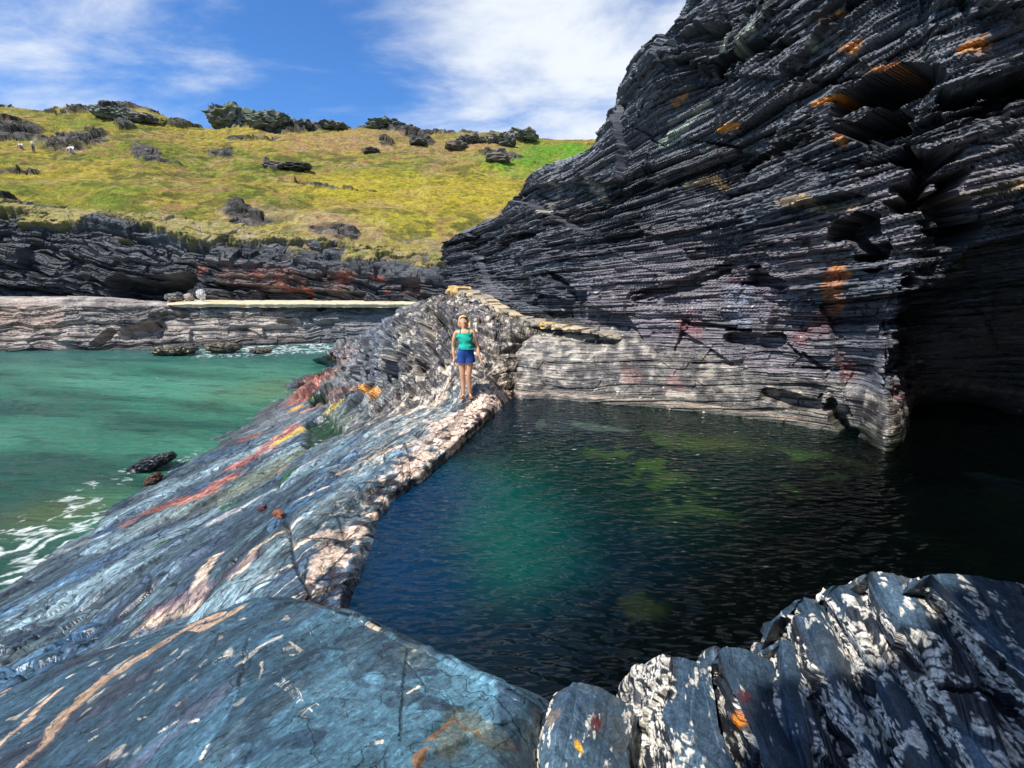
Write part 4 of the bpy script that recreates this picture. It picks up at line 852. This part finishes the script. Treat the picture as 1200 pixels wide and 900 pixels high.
def build_rocks():
    hs_ = (hill, project(hill))
    G1 = 'rocky tors along the hill crest'; G2 = 'rocks scattered on the grassy hillside'; G3 = 'low rocks awash in the inlet'
    mo = (0.09, 0.12, 0.06)
    for i, (px, py, hw, hh, lab, mm) in enumerate([
        (271, 137, 24, 13, 'largest tor on the skyline, a squared green-grey block standing left of the lower tors', mo),
        (318, 141, 20, 9, 'lower dark tor on the skyline just right of the large squared tor', mo),
        (352, 146, 17, 5, 'thin dark tor sloping down to the right of the two squared tors', None),
        (388, 148, 19, 4.5, 'long low tor on the skyline under the deep blue patch of sky', None),
        (452, 147, 21, 7, 'dark knobbly tor alone on the middle of the skyline', mo),
        (478, 152, 14, 3.5, 'small dark tail of rock at the right foot of the middle tor', None),
        (612, 157, 17, 8, 'pale-topped tor at the right end of the hill crest beside the bright green turf', (0.2, 0.18, 0.14)),
        (586, 163, 15, 6, 'brown broken tor just left of the pale-topped tor', (0.16, 0.13, 0.1)),
        (552, 164, 16, 5, 'low brown outcrop below the crest left of the broken brown tor', (0.14, 0.11, 0.09)),
        (135, 133, 20, 7, 'jagged dark outcrop on the left summit of the hill', None),
        (165, 138, 18, 6, 'dark outcrop stepping down right of the left summit', (0.16, 0.13, 0.1)),
        (92, 131, 13, 4, 'small dark crag just left of the left summit', None),
        (8, 128, 13, 4.5, 'dark crag on the skyline at the left edge of the photo', None)]):
        boulder(px, py, hw*1.05, hh*1.05, 108, lab, G1, seed=10+i, surf=hs_, moss=mm, tone=(0.085, 0.095, 0.08), tone2=(.22,.23,.19), lump=.3, sub=4, cat='tor', sink=.55, name='rock_tor')
    for i, (px, py, hw, hh, lab, t) in enumerate([
        (418, 199, 17, 6.5, 'dark boulder on the hillside, left one of the close pair of large ones', 0),
        (450, 199, 19, 8, 'dark boulder on the hillside, right one of the close pair of large ones', 0),
        (347, 196, 17, 4.5, 'long flat dark boulder on the hillside left of the large pair', 0),
        (322, 195, 12, 4, 'low brown boulder touching the left end of the long flat boulder', 1),
        (434, 177, 10, 3.5, 'small dark boulder above the close pair of large boulders', 0),
        (490, 167, 9, 4, 'round dark boulder below the skyline right of the middle tor', 0),
        (583, 187, 15, 5, 'wide brown boulder in the turf below the right-hand tors', 1),
        (534, 172, 13, 4.5, 'brown flat-topped boulder below the low brown outcrop', 1),
        (421, 164, 7, 2.6, 'small white boulder just below the skyline', 2),
        (513, 183, 3.5, 2, 'tiny white stone alone in the yellow turf', 2),
        (595, 168, 9, 5, 'dark upright boulder under the broken brown tor', 0)]):
        tn = [((0.03, 0.033, 0.028), (0.09, 0.09, 0.06)), ((0.07, 0.06, 0.05), (0.17, 0.13, 0.10)), ((0.6, 0.6, 0.62), (0.75, 0.75, 0.75))][t]
        boulder(px, py, hw, hh, 90, lab, G2, tn[0], tn[1], seed=40+i, surf=hs_, lump=.5, sub=3)
    for px, py, hw, hh, d_, lab in [(205, 410, 25, 5.5, 33.5, 'brown weedy rock awash near the far ledge, larger left one of two'),
                         (262, 407, 20, 5.5, 34.5, 'brown weedy rock awash near the far ledge, right one of two'),
                         (306, 411, 12, 3, 34, 'small grey rock barely above the foam right of the two weedy rocks')]:
        boulder(px, py, hw, hh, d_, lab, G3, (0.05, 0.045, 0.03), (0.17, 0.13, 0.07), seed=int(px), wet=True, sink=.35, lump=.35)
    boulder(178, 543, 29, 7, W(178, 549, 0.0)[1], 'long black wet rock lying in the sea against the slate shelf', None, (0.008, 0.008, 0.009), (0.02, 0.02, 0.022), seed=91, tilt=.34, wet=True, depth=.3, lump=.3, sink=.3)
    boulder(181, 562, 9, 6, W(181, 564, 0.05)[1], 'small reddish-brown rock at the water line below the long black rock', None, (0.10, 0.04, 0.025), (0.06, 0.045, 0.03), seed=92, tilt=.5, lump=.3, depth=.2, sink=.2)
    boulder(205, 350, 10, 5, 39.6, 'dark boulder with a white rim at the left end of the far path', None, (0.04, 0.04, 0.04), (0.30, 0.27, 0.24), seed=93, sub=4, sink=.1)
    boulder(236, 347, 4.5, 5.5, 39.8, 'upright white boulder beside the left end of the far path', None, (0.62, 0.58, 0.56), (0.75, 0.72, 0.7), seed=94, sub=4, sink=.1, lump=.6)
    boulder(222, 350, 5, 4.5, 40, 'pinkish boulder between the dark boulder and the white boulder on the far path', None, (0.35, 0.27, 0.24), (0.5, 0.42, 0.38), seed=95, sub=4, sink=.1)
    ssf = (shelf, project(shelf))
    boulder(327, 603, 7, 4, 0, 'small orange-brown stone wedged in a crack of the slate shelf', None, (0.3, 0.10, 0.04), (0.15, 0.07, 0.05), seed=96, surf=ssf, sub=4, tilt=-.3, name='stone', cat='stone')
    boulder(308, 596, 5, 4, 0, 'small maroon stone wedged in the shelf just left of the orange-brown stone', None, (0.09, 0.03, 0.05), (0.14, 0.05, 0.07), seed=97, surf=ssf, sub=4, tilt=.4, name='stone', cat='stone')

def build_wall():
    root = bpy.data.objects.new('stone_wall', None); C.objects.link(root)
    line = [W(532, 342, 15.2), W(562, 352, 13.9), W(598, 369, 12.7), W(620, 377, 12.15), W(645, 383, 11.65), W(690, 389, 10.8), W(722, 395, 10.4)]
    root.location = tuple(line[0]+np.array([0, 0, -.3]))
    tag(root, 'low yellow and cream stone kerb stepping down along the foot of the big cliff behind the woman', 'wall')
    rng = random.Random(4); Q = []
    seg = [np.linalg.norm(b-a) for a, b in zip(line[:-1], line[1:])]; tot = sum(seg); s = 0; k = 0
    mats = [rock_mat('kerb_stone_yellow', (1, 1, 1), rough=.8, freq=6, var=.35, attr=False, color=(.58, .38, .14)), rock_mat('kerb_stone_cream', (1, 1, 1), rough=.8, freq=6, var=.35, attr=False, color=(.50, .40, .26)),
            rock_mat('kerb_stone_grey', (1, 1, 1), rough=.8, freq=6, var=.4, attr=False, color=(.30, .26, .2))]
    def at(s_):
        for a, b, l in zip(line[:-1], line[1:], seg):
            if s_ <= l: return a+(b-a)*(s_/l), (b-a)/l
            s_ -= l
        return line[-1], (line[-1]-line[-2])/seg[-1]
    while s < tot:
        fr = s/tot; ln = rng.uniform(.20, .50)*(1-.3*fr); hgt = (.27-.19*fr)*rng.uniform(.85, 1.15); p, dv = at(s+ln/2)
        bm = bmesh.new(); bmesh.ops.create_cube(bm, size=1); bmesh.ops.subdivide_edges(bm, edges=bm.edges, cuts=4, use_grid_fill=True)
        for v in bm.verts:
            q = np.array(v.co[:])*1.0; r = np.linalg.norm(q); q = q*(1-.38*max(0, r-.5))
            dd = vn(np.array([q*3+k*5.0]), 1, 3)[0]*.22+vn(np.array([q*8+k*5.0]), 1, 4)[0]*.08
            q = q*(1+dd); v.co = (q[0]*ln*1.08, q[1]*.55, q[2]*hgt)
        me = bpy.data.meshes.new('stone'); bm.to_mesh(me); bm.free()
        me.materials.append(mats[0 if rng.random() < .15 or k < 2 else (1 if rng.random() < .6 else 2)])
        ob = bpy.data.objects.new('stone', me); C.objects.link(ob); ob.parent = root
        ob.location = Vector(p)-root.location+Vector((0, 0, hgt*.3)); ob.rotation_euler = (rng.uniform(-.08, .08), -math.atan2(dv[2], math.hypot(dv[0], dv[1]))*.9+rng.uniform(-.1, .1), math.atan2(dv[1], dv[0])+rng.uniform(-.15, .15))
        s += ln; k += 1

# ---- people
def skin_mesh(name, verts, edges, root, levels=2):
    me = bpy.data.meshes.new(name); me.from_pydata([v[:3] for v in verts], edges, []); ob = bpy.data.objects.new(name, me); C.objects.link(ob)
    md = ob.modifiers.new('skin', 'SKIN'); md.use_smooth_shade = True
    for i, v in enumerate(verts):
        sv = me.skin_vertices[0].data[i]; r = v[3]; sv.radius = (r, v[4] if len(v) > 4 else r); sv.use_root = (i == root)
    sb = ob.modifiers.new('sub', 'SUBSURF'); sb.levels = sb.render_levels = levels
    dg = bpy.context.evaluated_depsgraph_get(); m2 = bpy.data.meshes.new_from_object(ob.evaluated_get(dg)); m2.name = name
    bpy.data.objects.remove(ob); bpy.data.meshes.remove(me)
    bm = bmesh.new(); bm.from_mesh(m2); bmesh.ops.recalc_face_normals(bm, faces=bm.faces); bm.to_mesh(m2); bm.free()
    for p in m2.polygons: p.use_smooth = True
    return m2
def figure(J, hands=True):
    """J: joint table; returns a single continuous body mesh"""
    V = []; E = []; idx = {}
    def v(k, p, *r): idx[k] = len(V); V.append((*p, *r)); return idx[k]
    def chain(*ks):
        for a, b in zip(ks[:-1], ks[1:]): E.append((idx[a], idx[b]))
    for k, val in J.items(): v(k, val[:3], *val[3:])
    chain('pelvis', 'waist', 'chest', 'neck', 'throat', 'jaw', 'head', 'crown'); chain('jaw', 'nose')
    for s in 'LR':
        chain('pelvis', 'hip'+s, 'thigh'+s, 'knee'+s, 'calf'+s, 'ankle'+s, 'heel'+s, 'toe'+s)
        chain('chest', 'shoulder'+s, 'uarm'+s, 'elbow'+s, 'farm'+s, 'wrist'+s, 'palm'+s)
        if hands:
            w = Vector(J['wrist'+s][:3]); p = Vector(J['palm'+s][:3]); d = (p-w).normalized(); side = Vector((0, -1, 0)); side = (side-d*side.dot(d)).normalized(); inn = d.cross(side)*(1 if s == 'L' else -1)
            for j, (off, ln) in enumerate([(-.027, .062), (-.009, .074), (.009, .070), (.027, .055)]):
                a = p+d*.025+side*off*-1; b = a+d*ln*.5+inn*.008; c = b+d*ln*.5+inn*.022
                v(f'f{s}{j}a', a, .0085); v(f'f{s}{j}b', b, .0078); v(f'f{s}{j}c', c, .0065); chain('palm'+s, f'f{s}{j}a', f'f{s}{j}b', f'f{s}{j}c')
            a = w+d*.035+side*.032; b = a+d*.028+side*.016+inn*.01; c = b+d*.025+side*.003+inn*.008
            v(f't{s}a', a, .011); v(f't{s}b', b, .0095); v(f't{s}c', c, .0075); chain('wrist'+s, f't{s}a', f't{s}b', f't{s}c')
    return skin_mesh('person', V, E, idx['pelvis']), V
def shell(src, keep, off, name, mat, parent, top=None, lo=None, hi=None):
    bm = bmesh.new(); bm.from_mesh(src); bmesh.ops.subdivide_edges(bm, edges=bm.edges, cuts=1, use_grid_fill=True)
    for z_, sgn in ((lo, 1), (hi, -1)):
        if z_: bmesh.ops.bisect_plane(bm, geom=bm.verts[:]+bm.edges[:]+bm.faces[:], plane_co=(0, 0, z_), plane_no=(0, 0, sgn), clear_inner=True)
    bm.normal_update()
    kill = [f for f in bm.faces if not keep(f.calc_center_median())]
    mv = [(v, v.normal.copy()*(off(v.co) if callable(off) else off)) for v in bm.verts]
    for v, o_ in mv: v.co += o_
    bmesh.ops.delete(bm, geom=kill, context='FACES')
    # keep only the largest connected piece
    todo = set(bm.verts); best = []
    while todo:
        st_ = [todo.pop()]; comp = list(st_)
        while st_:
            a = st_.pop()
            for e in a.link_edges:
                b = e.other_vert(a)
                if b in todo: todo.discard(b); st_.append(b); comp.append(b)
        if len(comp) > len(best): best = comp
    bs = set(best); bmesh.ops.delete(bm, geom=[v for v in bm.verts if v not in bs], context='VERTS')
    me = bpy.data.meshes.new(name); bm.to_mesh(me); bm.free()
    for p in me.polygons: p.use_smooth = True
    me.materials.append(mat); o = bpy.data.objects.new(name, me); C.objects.link(o); o.parent = parent; return o
def segd(p, a, b):
    a = Vector(a); b = Vector(b); ab = b-a; t = max(0, min(1, (p-a).dot(ab)/ab.length_squared)); return (p-a-ab*t).length
def build_person():
    J = {'pelvis': (.012, 0, .93, .158, .115), 'waist': (.004, -.005, 1.07, .126, .098), 'chest': (-.022, -.012, 1.25, .145, .118), 'neck': (-.03, .0, 1.385, .048), 'throat': (-.035, -.005, 1.43, .044),
         'jaw': (-.030, -.025, 1.475, .058, .06), 'head': (-.035, -.005, 1.545, .078, .088), 'crown': (-.05, .02, 1.605, .055, .06), 'nose': (-.033, -.088, 1.540, .009)}
    for s, k in (('L', -1), ('R', 1)):
        L = s == 'L'
        J['hip'+s] = (k*.080, 0, .86, .098, .10); J['thigh'+s] = (-.085 if L else .072, -.005, .68, .084); J['knee'+s] = (-.075 if L else .050, -.02, .475, .057)
        J['calf'+s] = (-.07 if L else .052, .01, .34, .058); J['ankle'+s] = (-.07 if L else .06, .01+(0 if L else .04), .085, .032)
        J['heel'+s] = (-.07 if L else .062, .02+(0 if L else .04), .035, .030); J['toe'+s] = (-.10 if L else .10, -.14+(0 if L else .04), .022, .026, .016)
        J['shoulder'+s] = (-.185 if L else .145, 0, 1.345, .054); J['uarm'+s] = (-.230 if L else .185, .0, 1.20, .047); J['elbow'+s] = (-.260 if L else .240, .035, 1.03, .038)
        J['farm'+s] = (-.25 if L else .25, -.01, .93, .033); J['wrist'+s] = (-.235 if L else .295, -.03, .80, .022); J['palm'+s] = (-.232 if L else .315, -.04, .735, .030, .016)
    me, V = figure(J)
    # turn and lift the face, shape brow and eye sockets a little
    skin = flat_mat('tan_skin', (.74, .40, .25), .5, .08, 20, .05)  # plain tan skin tone, varied slightly
    piv = Vector((-.03, 0, 1.43)); M = Matrix.Translation(piv) @ Matrix.Rotation(R(28), 4, 'Z') @ Matrix.Rotation(R(-24), 4, 'X') @ Matrix.Translation(-piv)
    for v in me.vertices:
        if v.co.z > 1.41: t = min(1, (v.co.z-1.41)/.05); v.co = v.co.lerp(M @ v.co, t)
    me.materials.append(skin)
    body = bpy.data.objects.new('person', me); C.objects.link(body)
    arms = [(J[a+s][:3], J[b+s][:3]) for s in 'LR' for a, b in (('uarm', 'elbow'), ('elbow', 'farm'), ('farm', 'wrist'), ('wrist', 'palm'))]+[(J['shoulder'+s][:3], J['uarm'+s][:3]) for s in 'LR']
    noarm = lambda p, r=.062: all(segd(p, a, b) > r for a, b in arms)
    teal = flat_mat('turquoise_cotton', (.02, .48, .36), .8, .15, 14, .3); denim = flat_mat('blue_denim', (.02, .07, .30), .8, .3, 40, .3)
    top = shell(me, lambda p: .9 < p.z < 1.4 and noarm(p, .062), lambda c: .022+.010*math.sin(c.z*38+c.x*9)*.4+(.010 if c.z < 1.08 else 0), 'tank_top', teal, body, lo=1.0, hi=1.318)
    for v in top.data.vertices: v.co += v.normal*(.007*math.sin(v.co.z*55+v.co.x*30+3*math.sin(v.co.x*22)))
    for x0 in (-.105, .065):
        bm = bmesh.new(); pr = None; pts = [(x0, -.118, 1.30), (x0+.004, -.100, 1.35), (x0+.006, -.05, 1.395), (x0+.006, .03, 1.395), (x0, .085, 1.34), (x0, .10, 1.28)]
        for q in pts:
            a = bm.verts.new((q[0]-.009, q[1], q[2])); b = bm.verts.new((q[0]+.009, q[1], q[2]))
            if pr: bm.faces.new((pr[0], pr[1], b, a))
            pr = (a, b)
        bmesh.ops.solidify(bm, geom=list(bm.faces), thickness=.006); m_ = bpy.data.meshes.new('strap'); bm.to_mesh(m_); bm.free(); m_.materials.append(teal)
        o = bpy.data.objects.new('strap', m_); C.objects.link(o); o.parent = top
    sh = shell(me, lambda p: .6 < p.z < 1.1 and abs(p.x+.005) < .205, lambda c: .020+.016*ss(np.float64(.86-c.z), 0, .12), 'shorts', denim, body, lo=.73, hi=1.012)
    # hair
    hm = flat_mat('blond_hair', (.66, .46, .22), .55, .5, 60, .8)
    bm = bmesh.new(); bmesh.ops.create_icosphere(bm, subdivisions=5, radius=1)
    for v in bm.verts:
        p = v.co.copy(); q = Vector((p.x*.112, p.y*.118+.022, p.z*.115+1.560))
        if p.z < -.1: q.z = 1.562+p.z*.17; q.x *= 1.14
        nn = float(vn(np.array([[p.x*3, p.y*3, p.z*1.5]]), 1, 5)[0])*.016+float(vn(np.array([[p.x*14, p.y*14, p.z*2]]), 1, 6)[0])*.007
        q += p*nn
        f = max(0, -p.y-.25)          # open the face
        if p.y < -.35 and p.z < .55: q.y += .075*min(1, (-p.y-.35)*2.4)
        v.co = q
    m_ = bpy.data.meshes.new('hair'); bm.to_mesh(m_); bm.free()
    for v in m_.vertices:
        t = min(1, max(0, (v.co.z-1.36)/.10)); v.co = v.co.lerp(M @ v.co, t)
    for p in m_.polygons: p.use_smooth = True
    m_.materials.append(hm); o = bpy.data.objects.new('hair', m_); C.objects.link(o); o.parent = body
    dark = flat_mat('dark_brown_eye', (.03, .02, .015), .2); lip = flat_mat('lips', (.45, .12, .10), .4)
    def ell(name, c, s, mat):
        bm = bmesh.new(); bmesh.ops.create_uvsphere(bm, u_segments=14, v_segments=10, radius=1)
        for v in bm.verts: v.co = M @ Vector((c[0]+v.co.x*s[0], c[1]+v.co.y*s[1], c[2]+v.co.z*s[2]))
        m_ = bpy.data.meshes.new(name); bm.to_mesh(m_); bm.free(); m_.materials.append(mat); o = bpy.data.objects.new(name, m_); C.objects.link(o); o.parent = body
    for x in (-.066, -.002): ell('eye', (x, -.080, 1.562), (.009, .006, .0045), dark)
    ell('mouth', (-.031, -.085, 1.497), (.022, .008, .006), lip)
    for x in (-.118, .048): ell('ear', (x, .0, 1.54), (.010, .018, .028), skin)
    # sandals
    sm = flat_mat('tan_leather', (.30, .16, .08), .6)
    for s in 'LR':
        h = Vector(J['heel'+s][:3]); t = Vector(J['toe'+s][:3]); d = (t-h); d.z = 0; d.normalize(); n_ = Vector((-d.y, d.x, 0)); bm = bmesh.new(); lo = []; hi = []
        for k in range(20):
            a = k/20*2*math.pi; u = (math.cos(a)+1)/2; w_ = math.sin(a)*(.036+.012*u); p = h-d*.035+d*u*.245+n_*w_
            lo.append(bm.verts.new((p.x, p.y, -.012))); hi.append(bm.verts.new((p.x, p.y, .010)))
        bm.faces.new(lo); bm.faces.new(hi)
        for k in range(20): bm.faces.new((lo[k], lo[(k+1) % 20], hi[(k+1) % 20], hi[k]))
        for u in (.62, .2):
            c = h-d*.035+d*u*.245; prev = None
            for k in range(9):
                a = math.pi*k/8; p = c+n_*math.cos(a)*.043; z = .005+math.sin(a)*(.045 if u > .5 else .07); q = [bm.verts.new((p.x+d.x*e, p.y+d.y*e, z)) for e in (-.009, .009)]
                if prev: bm.faces.new((prev[0], prev[1], q[1], q[0]))
                prev = q
        bmesh.ops.recalc_face_normals(bm, faces=bm.faces)
        m_ = bpy.data.meshes.new('sandal'); bm.to_mesh(m_); bm.free(); m_.materials.append(sm); o = bpy.data.objects.new('sandal', m_); C.objects.link(o); o.parent = body
    U, V2 = project(shelf); k = np.argmin((U-547)**2+(V2-467)**2); g = shelf.reshape(-1, 3)
    feet = g[k]; near = g[(np.hypot(g[:, 0]-feet[0], g[:, 1]-feet[1]) < .12)]
    body.location = (feet[0], feet[1], float(np.percentile(near[:, 2], 80))+.012)
    body.scale = (.97,)*3
    tag(body, 'woman in turquoise top and blue denim shorts standing on the pool rim, looking up', 'person')

def build_far_people():
    U, V = project(hill); g = hill.reshape(-1, 3)
    def mk(px, py, label, sit, topc, legc, seed, hgt=1.7):
        k = np.argmin((U-px)**2+(V-py)**2); base = g[k]
        J = {}
        if not sit:
            J = {'pelvis': (0, 0, .93, .13, .10), 'waist': (0, 0, 1.08, .12, .09), 'chest': (0, 0, 1.28, .14, .10), 'neck': (0, 0, 1.42, .05), 'throat': (0, 0, 1.46, .05), 'jaw': (0, -.02, 1.51, .06), 'head': (0, 0, 1.58, .085), 'crown': (0, 0, 1.65, .06), 'nose': (0, -.09, 1.57, .012)}
            for s, q in (('L', -1), ('R', 1)):
                J['hip'+s] = (q*.09, 0, .86, .09); J['thigh'+s] = (q*.10, 0, .68, .08); J['knee'+s] = (q*.10, -.01, .48, .058); J['calf'+s] = (q*.11, .0, .33, .056); J['ankle'+s] = (q*.11, 0, .08, .04); J['heel'+s] = (q*.11, .02, .04, .035); J['toe'+s] = (q*.13, -.16, .03, .03)
                J['shoulder'+s] = (q*.19, 0, 1.37, .055); J['uarm'+s] = (q*.23, 0, 1.22, .048); J['elbow'+s] = (q*.27, 0, 1.06, .04); J['farm'+s] = (q*.26, -.06, .95, .035); J['wrist'+s] = (q*.22, -.12, .86, .028); J['palm'+s] = (q*.20, -.14, .80, .03)
        else:
            J = {'pelvis': (0, 0, .14, .15, .13), 'waist': (0, -.02, .30, .13, .11), 'chest': (0, -.06, .50, .15, .11), 'neck': (0, -.08, .65, .05), 'throat': (0, -.09, .69, .05), 'jaw': (0, -.11, .73, .06), 'head': (0, -.10, .80, .085), 'crown': (0, -.08, .87, .06), 'nose': (0, -.19, .79, .012)}
            for s, q in (('L', -1), ('R', 1)):
                J['hip'+s] = (q*.10, -.02, .14, .10); J['thigh'+s] = (q*.13, -.22, .27, .085); J['knee'+s] = (q*.14, -.42, .42, .06); J['calf'+s] = (q*.14, -.46, .26, .056); J['ankle'+s] = (q*.13, -.50, .06, .04); J['heel'+s] = (q*.13, -.49, .03, .035); J['toe'+s] = (q*.14, -.66, .03, .03)
                J['shoulder'+s] = (q*.19, -.06, .60, .055); J['uarm'+s] = (q*.23, -.14, .50, .05); J['elbow'+s] = (q*.24, -.24, .38, .042); J['farm'+s] = (q*.21, -.31, .42, .036); J['wrist'+s] = (q*.15, -.40, .48, .028); J['palm'+s] = (q*.10, -.45, .50, .03)
        me, _ = figure(J, False); me.materials.append(flat_mat('walker_skin', (.5, .3, .2)))
        b = bpy.data.objects.new('person', me); C.objects.link(b)
        zt = J['waist'][2]-.04
        noh = J['neck'][2]-.01
        shell(me, lambda p: zt < p.z < noh and not (sit and p.y < -.30), .02, 'jacket', flat_mat('jacket_cloth', topc, .8), b)
        shell(me, lambda p: (p.z < zt+.03 and p.z > (.10 if not sit else .05) and not (not sit and abs(p.x) > .18)), .015, 'trousers', flat_mat('trouser_cloth', legc, .8), b)
        shell(me, lambda p: p.z > J['head'][2]+.01, .012, 'hair', flat_mat('brown_hair', (.12, .08, .04), .6), b)
        b.location = tuple(base); tag(b, label, 'person'); b.scale = (hgt/1.7,)*3
    mk(40, 179, 'distant walker standing upright in light top and brown trousers, far up the left hillside', False, (.6, .55, .42), (.10, .07, .06), 1, 1.8)
    mk(86, 181, 'distant person in a bright white jacket sitting alone below the dark rock band', True, (.85, .88, .92), (.45, .5, .6), 2, 2.6)
    mk(26, 175, 'distant person in cream clothes sitting just left of the standing walker', True, (.75, .72, .64), (.3, .25, .2), 3, 2.0)
#@@ LIGHT
def light_camera():
    cam = bpy.data.cameras.new('camera'); co = bpy.data.objects.new('camera', cam); C.objects.link(co)
    co.location = (0, 0, CAMZ); co.rotation_euler = (R(90)-PITCH, 0, 0)
    cam.sensor_width = 36; cam.lens = F/1200*36; cam.clip_start = .05; cam.clip_end = 3000
    bpy.context.scene.camera = co
    tr = Vector((.38, .37, -.85)).normalized()
    s = bpy.data.lights.new('sun', 'SUN'); s.energy = 5.0; s.angle = R(.53); s.color = (1, .95, .87)
    so = bpy.data.objects.new('sun', s); C.objects.link(so); so.rotation_euler = tr.to_track_quat('-Z', 'Y').to_euler(); so.location = (-20, -15, 40)
    el = math.asin(-tr.z); az = math.atan2(-tr.x, -tr.y)      # from +Y towards +X
    w = bpy.data.worlds.new('World'); bpy.context.scene.world = w; w.use_nodes = True
    nt = w.node_tree; N = nt.nodes; K = nt.links; bg = N['Background']
    sky = N.new('ShaderNodeTexSky'); sky.sky_type = 'NISHITA'; sky.sun_disc = False; sky.sun_elevation = el; sky.sun_rotation = az
    sky.air_density = 1.0; sky.dust_density = .3; sky.ozone_density = 3.0
    tc = N.new('ShaderNodeTexCoord')
    def dirv(px, py):
        r = ray(px, py); r = r/np.linalg.norm(r); return tuple(r)
    sepd = N.new('ShaderNodeSeparateXYZ'); K.new(tc.outputs['Generated'], sepd.inputs[0])
    # clouds projected on a high flat layer
    mz = N.new('ShaderNodeMath'); mz.operation = 'MAXIMUM'; K.new(sepd.outputs['Z'], mz.inputs[0]); mz.inputs[1].default_value = .0
    az_ = N.new('ShaderNodeMath'); az_.operation = 'ADD'; K.new(mz.outputs[0], az_.inputs[0]); az_.inputs[1].default_value = .22
    inv = N.new('ShaderNodeMath'); inv.operation = 'DIVIDE'; inv.inputs[0].default_value = 1; K.new(az_.outputs[0], inv.inputs[1])
    sc = N.new('ShaderNodeVectorMath'); sc.operation = 'SCALE'; K.new(tc.outputs['Generated'], sc.inputs[0]); K.new(inv.outputs[0], sc.inputs['Scale'])
    nz = N.new('ShaderNodeTexNoise'); nz.inputs['Scale'].default_value = 2.1; nz.inputs['Detail'].default_value = 12; nz.inputs['Roughness'].default_value = .6; nz.inputs['Distortion'].default_value = .25
    mp = N.new('ShaderNodeMapping'); mp.inputs['Location'].default_value = (3.1, 1.7, 0); mp.inputs['Rotation'].default_value = (0, 0, R(20)); mp.inputs['Scale'].default_value = (.8, 1.3, 1)
    K.new(sc.outputs[0], mp.inputs['Vector']); K.new(mp.outputs[0], nz.inputs['Vector'])
    total = None
    # cloud banks where they stand in the sky
    for (px, py, rad, wt) in [(650, 70, .36, .15), (800, 80, .30, .08), (600, 110, .10, -.08), (760, 20, .08, -.10), (560, 0, .25, .08), (150, 20, .34, .14), (260, 60, .18, .05), (0, 30, .25, .06), (385, 130, .22, -.26), (260, 130, .16, -.12), (480, 50, .14, -.10), (60, 125, .16, -.14), (700, 30, .08, -.10), (500, -300, .7, .05), (1200, -400, .8, .05)]:
        dp = N.new('ShaderNodeVectorMath'); dp.operation = 'DISTANCE'; nrm = N.new('ShaderNodeVectorMath'); nrm.operation = 'NORMALIZE'
        K.new(tc.outputs['Generated'], dp.inputs[0]); dp.inputs[1].default_value = dirv(px, py)
        mr = N.new('ShaderNodeMapRange'); mr.interpolation_type = 'SMOOTHSTEP'; mr.inputs['From Min'].default_value = rad*1.5; mr.inputs['From Max'].default_value = 0
        mr.inputs['To Min'].default_value = 0; mr.inputs['To Max'].default_value = wt; K.new(dp.outputs['Value'], mr.inputs['Value'])
        if total is None: total = mr.outputs[0]
        else:
            a = N.new('ShaderNodeMath'); a.operation = 'ADD'; K.new(total, a.inputs[0]); K.new(mr.outputs[0], a.inputs[1]); total = a.outputs[0]
    a = N.new('ShaderNodeMath'); a.operation = 'MULTIPLY_ADD'; K.new(nz.outputs['Fac'], a.inputs[0]); a.inputs[1].default_value = 1.75; K.new(total, a.inputs[2])
    cm = N.new('ShaderNodeMapRange'); cm.interpolation_type = 'SMOOTHSTEP'; cm.inputs['From Min'].default_value = .64; cm.inputs['From Max'].default_value = 1.38; K.new(a.outputs[0], cm.inputs['Value'])
    mx = N.new('ShaderNodeMix'); mx.data_type = 'RGBA'; K.new(cm.outputs[0], mx.inputs['Factor'])
    hs = N.new('ShaderNodeMix'); hs.data_type = 'RGBA'; hs.blend_type = 'MULTIPLY'; hs.inputs['Factor'].default_value = 1; K.new(sky.outputs[0], hs.inputs['A']); hs.inputs['B'].default_value = (.60, 1.04, 1.55, 1)
    K.new(hs.outputs['Result'], mx.inputs['A']); mx.inputs['B'].default_value = (7.6, 8.1, 8.7, 1)
    K.new(mx.outputs['Result'], bg.inputs['Color']); bg.inputs['Strength'].default_value = .10
    sc_ = bpy.context.scene
    sc_.view_settings.view_transform = 'Standard'; sc_.view_settings.look = 'None'; sc_.view_settings.exposure = 0.25; sc_.view_settings.gamma = 1
    sc_.cycles.max_bounces = 5; sc_.cycles.diffuse_bounces = 2; sc_.cycles.transparent_max_bounces = 8

build_cliff()
shelf, shelf_pt = build_slab()
block = build_block()
build_fins()
hill = build_far()
build_water()
build_rocks()
build_wall()
build_person()
build_far_people()
light_camera()
